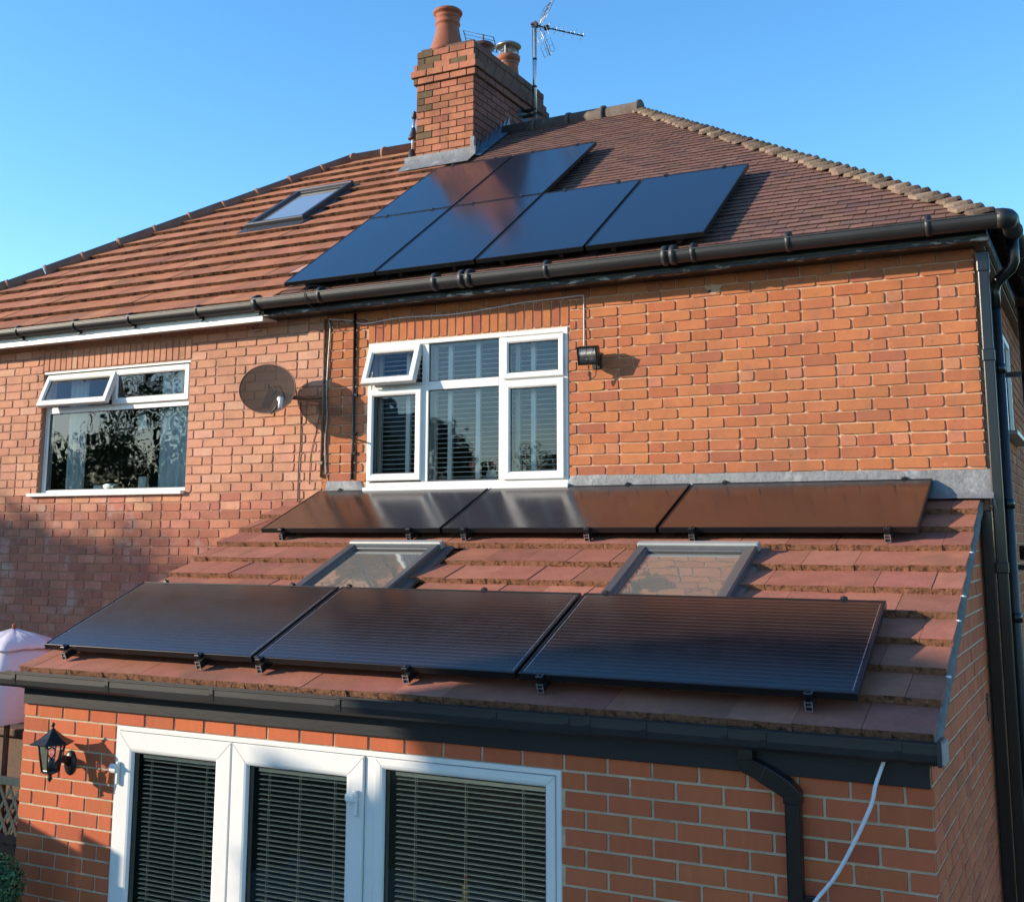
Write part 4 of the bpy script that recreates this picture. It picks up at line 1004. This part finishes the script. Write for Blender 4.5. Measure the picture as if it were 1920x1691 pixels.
for k in range(9):
    p = B0+bd*(.17+k*.062); s_ = .075 if k else .11
    for u in (pd*1.0+tilt*.45, pd*1.0-tilt*.45) if k % 2 == 0 else (pd,):
        m.tube([p-u*s_, p+u*s_], .0035, 6)
m.build('directors', M['alu'], ae)
for sg in (1, -1):
    m = MB(); base = B0+bd*.06; dirn = (tilt*sg*.92 + bd*.40).normalized()
    for off_ in (-.13, -.045, .045, .13): m.tube([base+pd*off_+dirn*.03, base+pd*off_+dirn*.36], .0032, 6)
    for q in (.04, .12, .20, .28, .36): m.tube([base-pd*.13+dirn*q, base+pd*.13+dirn*q], .0032, 6)
    m.tube([base, base+dirn*.38], .007, 6)
    m.build('reflector_grid', M['steel'], ae)
ag = thing('aerial_grid', 'wire aerial reflector standing behind the chimney pots', 'aerial', (-6.2, 4.9, 5.6))
P = [Vector(p) for p in ((-6.53, 4.9, 7.833), (-6.075, 4.9, 7.648), (-6.018, 4.9, 7.42), (-6.47, 4.9, 7.62))]
m = MB()
m.tube([P[0], P[3]], .008, 6); m.tube([P[1], P[2]], .008, 6)
for k in range(5): t = k/4; m.tube([P[0].lerp(P[3], t), P[1].lerp(P[2], t)], .0035, 6)
m.build('grid', M['darkmetal'], ag)
m = MB(); m.tube([(-6.24, 4.92, 4.6), (-6.24, 4.92, 7.72)], .018, 8); m.build('pole', M['alu'], ag)

# ================================================================== satellite dish
DC = Vector((-5.425, -.30, 2.33)); nrm = Vector((-.06, -.95, .24)).normalized()
ux = Vector((0, 0, 1)).cross(nrm).normalized(); uy = nrm.cross(ux)
rol = R(-15); ux, uy = ux*math.cos(rol)+uy*math.sin(rol), -ux*math.sin(rol)+uy*math.cos(rol)
TDi = axes(DC, ux, uy, nrm)
sdh = thing('satellite_dish', 'dark perforated oval satellite dish on a wall arm between the two windows', 'satellite dish', (-5.06, 0, 2.24))
m = MB(); NA, NR = 40, 8; vs = [(0, 0, -.045)]; fs = []
A_, B_ = .325, .212
for j in range(1, NR+1):
    q = j/NR
    for k in range(NA): a = 2*math.pi*k/NA; vs.append((A_*q*math.cos(a), B_*q*math.sin(a), -.045+.045*q*q))
for k in range(NA): fs.append((0, 1+k, 1+(k+1)%NA))
for j in range(NR-1):
    for k in range(NA): fs.append((1+j*NA+k, 1+(j+1)*NA+k, 1+(j+1)*NA+(k+1)%NA, 1+j*NA+(k+1)%NA))
m.add(vs, fs, 0, None, True, TDi); m.build('reflector', M['dish'], sdh)
m = MB(); m.tube([TDi @ Vector((A_*math.cos(2*math.pi*k/NA), B_*math.sin(2*math.pi*k/NA), 0)) for k in range(NA+1)], .0045, 6, cap=False); m.build('rim', M['cowl'], sdh)
m = MB()
m.box(-.04, .24, -.06, .02, -.085, -.052, T=TDi, ch=.006); m.box(-.04, .05, -.15, .02, -.08, -.052, T=TDi, ch=.008)
plate = m.build('back_plate', M['darkmetal'], sdh)
m = MB(); pw = Vector((-5.06, -.01, 2.24)); pb = TDi @ Vector((.12, -.02, -.07))
m.tube([pb, pb.lerp(pw, .85), pw], [.017, .017, .02], 10); m.tube([TDi @ Vector((.22, .0, -.07)), pw+Vector((0, -.01, .02))], .009, 8)
m.box(-5.10, -5.02, -.016, -.004+.0, 2.16, 2.32); m.build('wall_arm', M['copper'], sdh)
m = MB(); m.tube([TDi @ Vector((.08, -.18, -.03)), TDi @ Vector((.26, -.20, .09)), TDi @ Vector((.40, -.15, .20))], .009, 8)
m.tube([TDi @ Vector((-.03, .02, -.04)), TDi @ Vector((.02, .05, .02)), TDi @ Vector((.12, .0, .0)), TDi @ Vector((.14, -.05, .05))], .004, 6)
m.build('feed_arm', M['cableb'], sdh)
m = MB(); pl_ = TDi @ Vector((.42, -.11, .20)); m.tube([pl_+Vector((0, 0, .03)), pl_+Vector((.005, -.01, -.05))], .017, 12); m.tube([pl_+Vector((0, 0, .02)), pl_+Vector((-.035, .03, .03))], .022, 12)
m.build('receiver_head', M['cablew'], sdh)

# ================================================================== floodlight
fl = thing('floodlight', 'small black floodlight on the orange bricks right of the shuttered window', 'floodlight', (-2.6, 0, 2.43))
TFL = Matrix.Translation((-2.59, -.125, 2.437)) @ Matrix.Rotation(R(4), 4, 'Z') @ Matrix.Rotation(R(14), 4, 'X')
m = MB(); m.box(-.078, .078, -.035, .03, -.068, .068, T=TFL, ch=.008); m.box(-.06, .06, .030, .06, -.05, .05, T=TFL, ch=.01); m.build('housing', M['lantern'], fl)
m = MB(); m.ring(-.078, .078, -.068, .068, [(0, .034), (0, .044), (.010, .044), (.012, .036)], TFL @ axes((0,0,0),(1,0,0),(0,0,1),(0,-1,0))); m.build('bezel', M['black'], fl)
m = MB()
for k in range(14):
    xa = -.064+k*.0095; m.tube([TFL @ Vector((xa, -.038, -.055)), TFL @ Vector((xa+.002*math.sin(k), -.038, .055))], .003, 6)
m.build('ribbed_glass', M['steel'], fl)
m = MB(); m.tube([TFL @ Vector((.02, .05, 0)), (-2.57, -.01, 2.40)], .012, 8); m.box(-2.61, -2.54, -.02, -.008, 2.35, 2.47)
m.tube([(-2.60, -.11, 2.365), (-2.605, -.10, 2.29), (-2.58, -.09, 2.262), (-2.555, -.085, 2.29), (-2.55, -.08, 2.37)], .0045, 6); m.build('wall_bracket', M['lantern'], fl)

# ================================================================== wall lantern
ln = thing('wall_lantern', 'black coach style wall lantern on bricks left of the glazed doors', 'lantern', (-4.985, -D, -.2))
LX, LY = -4.965, -D-.165
m = MB(); hexa = lambda pr: m.lathe(pr, LX, LY, 6, sm=False)
m.lathe([(.0, .012), (.010, .006), (.012, -.004), (.006, -.014), (.006, -.02), (.014, -.026), (.016, -.03)], LX, LY, 10)
hexa([(.012, -.028), (.045, -.055), (.075, -.078), (.118, -.100), (.128, -.104), (.126, -.110), (.085, -.108), (.02, -.105)])
m.build('roof_cap', M['lantern'], ln)
m = MB()
for k in range(6):
    a = 2*math.pi*k/6; m.tube([(LX+.080*math.cos(a), LY+.080*math.sin(a), -.105), (LX+.050*math.cos(a), LY+.050*math.sin(a), -.262)], .0045, 6)
m.lathe([(.0, -.262), (.056, -.262), (.056, -.272), (.03, -.282), (.012, -.288), (.010, -.302), (.016, -.306), (.012, -.316), (.0, -.334)], LX, LY, 6, sm=False)
m.build('cage', M['lantern'], ln)
m = MB(); m.lathe([(.076, -.108), (.047, -.262)], LX, LY, 6, sm=False); m.build('glazing', M['bulb'], ln)
m = MB(); m.lathe([(.018, -.262), (.018, -.20), (.014, -.195), (.0, -.194)], LX, LY, 12); m.build('bulb_holder', M['lantern'], ln)
m = MB(); m.lathe([(.010, -.194), (.022, -.175), (.026, -.155), (.018, -.135), (.0, -.128)], LX, LY, 12); m.build('bulb', M['bulb'], ln)
m = MB(); TB = axes((-4.975, -D, -.245), (1,0,0), (0,0,1), (0,-1,0))
m.lathe([(.058, .0), (.058, .012), (.045, .022), (.03, .030), (.0, .033)], 0, 0, 16, T=TB @ Matrix.Diagonal((.85, 1.25, 1, 1)))
m.tube([(-4.975, -D-.02, -.235), (-4.972, -D-.07, -.21), (-4.97, -D-.12, -.235), (LX, LY, -.27)], [.030, .022, .015, .012], 8)
m.build('wall_plate', M['lantern'], ln)

# ================================================================== parasol, fence, shrub
PXc, PYc, PZt = -7.12, -1.25, .38
ps = thing('garden_parasol', 'half lowered lilac white parasol beside the neighbour wall at left edge', 'parasol', (PXc, PYc, GZ))
m = MB(); m.tube([(PXc, PYc, GZ+.05), (PXc, PYc, PZt-.02)], .022, 10); m.build('pole', M['dwood'], ps)
m = MB(); m.lathe([(.0, PZt+.045), (.014, PZt+.035), (.016, PZt+.02), (.008, PZt+.008), (.02, PZt-.005)], PXc, PYc, 12); m.build('finial', M['clay'], ps)
def canopy(m, prof, ribs=6, sag=.06, n=60, ph=.2):
    vs = []
    for (r, z, s_) in prof:
        for k in range(n):
            a = 2*math.pi*k/n; t = (k*ribs/n) % 1.0; f = 1-s_*math.sin(math.pi*t)+.03*noise.noise((a*3, z*5, 1))
            vs.append((PXc+r*f*math.cos(a+ph), PYc+r*f*math.sin(a+ph), z+.015*noise.noise((a*4, r*9, 0))))
    fs = []
    for i in range(len(prof)-1):
        for k in range(n): fs.append((i*n+k, i*n+(k+1)%n, (i+1)*n+(k+1)%n, (i+1)*n+k))
    m.add(vs, fs, 0, None, True)
m = MB(); canopy(m, [(.02, PZt, 0), (.15, PZt-.035, .05), (.30, PZt-.085, .10), (.36, PZt-.125, .12), (.365, PZt-.135, .14)]); m.build('vent_cap', M['canvas'], ps)
m = MB(); canopy(m, [(.20, PZt-.09, .05), (.34, PZt-.16, .08), (.39, PZt-.30, .10), (.41, PZt-.45, .12), (.415, PZt-.62, .12), (.40, PZt-.68, .16)]); m.build('canopy', M['canvas'], ps)
m = MB()
for k in range(6):
    a = 2*math.pi*k/6+.2; m.tube([(PXc+.02*math.cos(a), PYc+.02*math.sin(a), PZt-.01), (PXc+.38*math.cos(a), PYc+.38*math.sin(a), PZt-.30), (PXc+.385*math.cos(a), PYc+.385*math.sin(a), PZt-.66)], .007, 6)
m.build('ribs', M['dwood'], ps)
fc = thing('trellis_fence', 'pale timber trellis fence panel left of the extension corner', 'fence', (-7.5, -1.55, GZ))
m = MB(); m.box(-9.2, -5.62, -1.575, -1.525, -.715, -.665, ch=.004); m.build('top_rail', M['wood'], fc)
m = MB(); x = -9.1
while x < -5.7:
    for s_ in (1, -1):
        T_ = Matrix.Translation((x, -1.55+.006*s_, -.90)) @ Matrix.Rotation(R(32*s_), 4, 'Y'); m.box(-.011, .011, -.005, .005, -.20, .20, T=T_)
    x += .105
m.build('lattice', M['wood'], fc)
m = MB(); m.box(-9.2, -5.62, -1.57, -1.53, -1.12, -1.07); x = -9.2
while x < -5.7: m.box(x, x+.10, -1.545, -1.53, GZ+.02, -1.121); x += .104
m.build('boards', M['dwood'], fc)
m = MB(); m.box(-9.5, -5.7, -.95, -.55, GZ, -.50, ch=.02); m.box(-9.5, -5.7, -1.0, -.5, -.50, -.44, ch=.01)
tag(m.build('garden_store', M['dwood']), 'low dark timber store behind the trellis against the neighbour wall', 'garden store')

def leafball(m, c, rad, n, size, cols, squash=(1, 1, 1), hollow=.75, seed=1, clump=0.):
    rs = random.Random(seed)
    for i in range(n):
        while True:
            d = Vector((rs.uniform(-1, 1), rs.uniform(-1, 1), rs.uniform(-1, 1)))
            if .05 < d.length <= 1: break
        d.normalize(); k = rs.uniform(hollow, 1.0)
        k *= 1+clump*noise.noise(d*2.6+Vector((seed, 0, 0)))
        p = Vector(c)+Vector((d.x*squash[0], d.y*squash[1], d.z*squash[2]))*rad*k
        nn = (d+Vector((rs.uniform(-1, 1), rs.uniform(-1, 1), rs.uniform(-1, 1)))*.9).normalized(); u = nn.orthogonal().normalized(); v = nn.cross(u); an = rs.uniform(0, 6.28)
        u, v = u*math.cos(an)+v*math.sin(an), -u*math.sin(an)+v*math.cos(an); s_ = size*rs.uniform(.6, 1.3)
        cc = cols[rs.randrange(len(cols))]; f = rs.uniform(.8, 1.2)
        m.add([p-u*s_, p-v*s_*.5, p+u*s_, p+v*s_*.5], [(0,1,2,3)], 0, (cc[0]*f, cc[1]*f, cc[2]*f))
shb = thing('topiary_shrub', 'clipped round green topiary ball at the bottom left corner', 'shrub', (-5.13, -3.0, GZ))
m = MB(); leafball(m, (-5.13, -3.0, -.88), .205, 7000, .013, [(.035, .10, .045), (.05, .14, .06), (.03, .075, .035), (.07, .17, .06)], hollow=.70, seed=3, clump=.12); m.build('foliage', M['leaf'], shb)
m = MB(); m.lathe([(.0, -1.05), (.10, -1.02), (.15, -.93), (.155, -.86), (.12, -.78), (.06, -.75), (.0, -.74)], -5.13, -3.0, 14); m.build('inner_growth', M['bark'], shb)
m = MB(); m.tube([(-5.13, -3.0, GZ+.3), (-5.13, -3.0, -.95)], .02, 8); m.build('stem', M['bark'], shb)
m = MB(); m.lathe([(.13, GZ+.06), (.18, GZ+.36), (.19, GZ+.38), (.17, GZ+.38), (.15, GZ+.33), (.0, GZ+.33)], -5.13, -3.0, 20); m.build('pot', M['clay'], shb)

# ================================================================== surroundings that shade and reflect
hS = Vector((.851, .525, 0)); pS = Vector((-.525, .851, 0))
def SL(s, l, z=0.): v = hS*s+pS*l; return Vector((v.x, v.y, z))
def prism(m, s0, s1, l0, l1, z0, z1):
    q = [SL(s0, l0), SL(s0, l1), SL(s1, l1), SL(s1, l0)]
    vs = [(p.x, p.y, z0) for p in q]+[(p.x, p.y, z1) for p in q]; m.add(vs, [(0,1,2,3),(7,6,5,4),(0,4,5,1),(1,5,6,2),(2,6,7,3),(3,7,4,0)])
sz = lambda h, s: h+(-18-s)*.299*1.0     # shadow profile height at s=-18 -> real height at s
m = MB(); prism(m, -9.12, -9.0, .35, 3.0, GZ, sz(3.0, -9));  # added caster, its top set from the shadow edge on the extension
for l in (.35, 1.6, 2.9): prism(m, -9.18, -9.121, l, l+.1, GZ, sz(3.0, -9))
tag(m.build('shadow_screen', M['dwood']), 'dark timber screen added out of frame at left to cast the low shadow edge', 'screen')
m = MB(); prism(m, -9.12, -9.0, .16, .349, GZ, sz(3.11, -9)); tag(m.build('shadow_step', M['dwood']), 'block added at the end of the unseen screen to cast the shadow step', 'post')  # added block, raises the end of that shadow edge
nh = thing('brick_house', 'unseen cream rendered house added beyond the left garden to shade the wall', 'house', SL(-28, 7, GZ))
m = MB(); prism(m, -32, -26.4, 3.6, 14, GZ, 4.9); m.build('wall', M['render'], nh)
m = MB(); zr_ = sz(4.45, -28)  # added house, ridge height set by the shadow on the left wall
q = [SL(-26, 3.25, 4.7), SL(-26, 14, 4.7), SL(-32.4, 14, 4.7), SL(-32.4, 3.25, 4.7), SL(-28, 3.3, zr_), SL(-28, 14, zr_)]
m.add(q, [(0,4,5,1), (2,5,4,3), (0,3,4), (1,5,2), (0,1,2,3)]); m.build('roof', M['ridge'], nh)
def tree(label, base, h, rad, n, size, seed, cols=((.05, .10, .03), (.035, .07, .025), (.07, .13, .04)), squash=1.25, group=None):
    size *= .62; n = int(n*1.8); b = Vector(base); t = thing('tree', label, 'tree', b, group=group); rs = random.Random(seed)
    top = h-rad*squash; m = MB()
    m.tube([b, b+Vector((.1, 0, top*.5)), b+Vector((0, .1, top)), b+Vector((0, 0, h-rad*.5))], [.22, .17, .12, .03], 10)
    for k in range(9):
        a = rs.uniform(0, 6.28); z0_ = rs.uniform(top*.55, top*1.1); e_ = Vector((math.cos(a), math.sin(a), .7))*rad*.8
        m.tube([b+Vector((0, 0, z0_)), b+Vector((0, 0, z0_))+e_*.5+Vector((0, 0, .1)), b+Vector((0, 0, z0_))+e_], [.07, .045, .01], 6)
    m.build('trunk', M['bark'], t)
    m = MB(); 
    for k in range(16):
        while True:
            d = Vector((rs.uniform(-1, 1), rs.uniform(-1, 1), rs.uniform(-1, 1)))
            if d.length < 1: break
        c = b+Vector((d.x*rad*.72, d.y*rad*.72, h-rad*squash+d.z*rad*squash*.74))
        leafball(m, c, rad*rs.uniform(.28, .42), n//16, size, cols, hollow=.3, seed=seed*31+k, clump=.4)
    m.build('crown', M['leaf2'], t); return t
G2 = 'garden trees behind the photographer'
tree('leafy tree in the garden out of frame whose crown shades the lower panels', SL(-17, -2.1, GZ), sz(6.1, -17)-GZ, 1.95, 22000, .075, 5, group=G2)
tree('tall broad tree mirrored in the left window', (-31, -25, GZ), 10.2, 3.6, 6000, .16, 11, group=G2)
tree('second tall tree mirrored in the left window', (-26.5, -24, GZ), 9.2, 3.0, 5000, .15, 12, group=G2)
tree('lower tree mirrored at the edge of the left window', (-37, -26, GZ), 7.2, 2.8, 4500, .15, 13, group=G2)
tree('tree mirrored in the left sash of the shuttered window', (-21, -25, GZ), 7.6, 2.4, 4500, .14, 14, group=G2)
tree('low tree mirrored in the middle of the shuttered window', (-17.4, -25.5, GZ), 5.9, 1.9, 3500, .13, 15, group=G2)
tree('small tree mirrored in the right sash of the shuttered window', (-13.8, -26, GZ), 6.2, 2.0, 3500, .13, 16, group=G2)
for k_, (x_, y_, h_, r_) in enumerate(((-24, -27, 8.4, 2.6), (-19, -27, 7.4, 2.4), (-15.6, -27, 7.0, 2.3), (-12, -27.5, 7.8, 2.5), (-34, -23, 8.6, 2.8))):
    tree(['round dark tree mirrored behind the opened window sash', 'bushy tree mirrored between two taller garden trees', 'dense dark tree mirrored under the pale shutters', 'tall thin tree mirrored at the right of the shuttered window', 'outermost tree mirrored at the left window jamb'][k_], (x_, y_, GZ), h_, r_, 5000, .11, 21+k_, group=G2)
m = MB(); q_ = SL(-17, -2.9, GZ); 
for k in range(26):
    l_ = -.62-k*.19; leafball(m, SL(-17+rr(-.2, .2), l_+rr(-.05, .05), rr(.2, 3.25)), .50, 1500, .06, [(.04, .08, .03), (.03, .06, .02), (.06, .11, .035)], hollow=.1, seed=100+k)
leafball(m, SL(-17, -3.0, .4), 1, 26000, .09, [(.04, .08, .03), (.03, .06, .02), (.06, .11, .035)], squash=(2.4, 2.4, 3.2), hollow=.3, seed=77)
prism(m, -17.3, -16.7, -4.6, -.36, GZ, sz(3.95, -17))  # solid cores added inside the bush so it blocks the sun
for c_, r_ in ((SL(-17, -2.0, 3.1), 1.25), (SL(-17, -3.2, 2.8), 1.3), (SL(-17, -1.3, 3.3), .75), (SL(-17, -1.75, 4.35), .95)): m.lathe([(r_*math.sin(R(a)), -r_*math.cos(R(a))) for a in range(0, 181, 20)], 0, 0, 12, T=Matrix.Translation(c_))
tag(m.build('shade_bush', M['leaf2']), 'dense bush added out of frame below the garden tree to deepen its shade', 'bush')
m = MB(); leafball(m, (0, 0, 0), 1, 12000, .12, [(.04, .08, .03), (.03, .06, .02), (.06, .11, .035)], squash=(17, 1.1, 2.0), hollow=.6, seed=9)
hg = m.build('hedge', M['leaf2']); hg.location = (-18, -29, GZ+1.4); hg.rotation_euler = (0, 0, 0)
m = MB()  # foliage added to blur the shadow edge on the left wall
for k in range(44): leafball(m, SL(-22+rr(-.5, .5), 3.4+k*.14+rr(-.1, .1), sz(4.45, -22)-rr(0, 1.2)+.1*math.sin(k*.9)), .62, 260, .055, [(.04, .08, .03), (.03, .06, .02)], hollow=.2, seed=300+k)
prism(m, -22.3, -21.7, 3.5, 9.5, GZ, sz(4.1, -22))
tag(m.build('shadow_foliage', M['leaf2']), 'unseen tall foliage added at the far left to soften the wall shadow edge', 'hedge')
tag(hg, 'long dark green hedge at the far end of the garden', 'hedge')
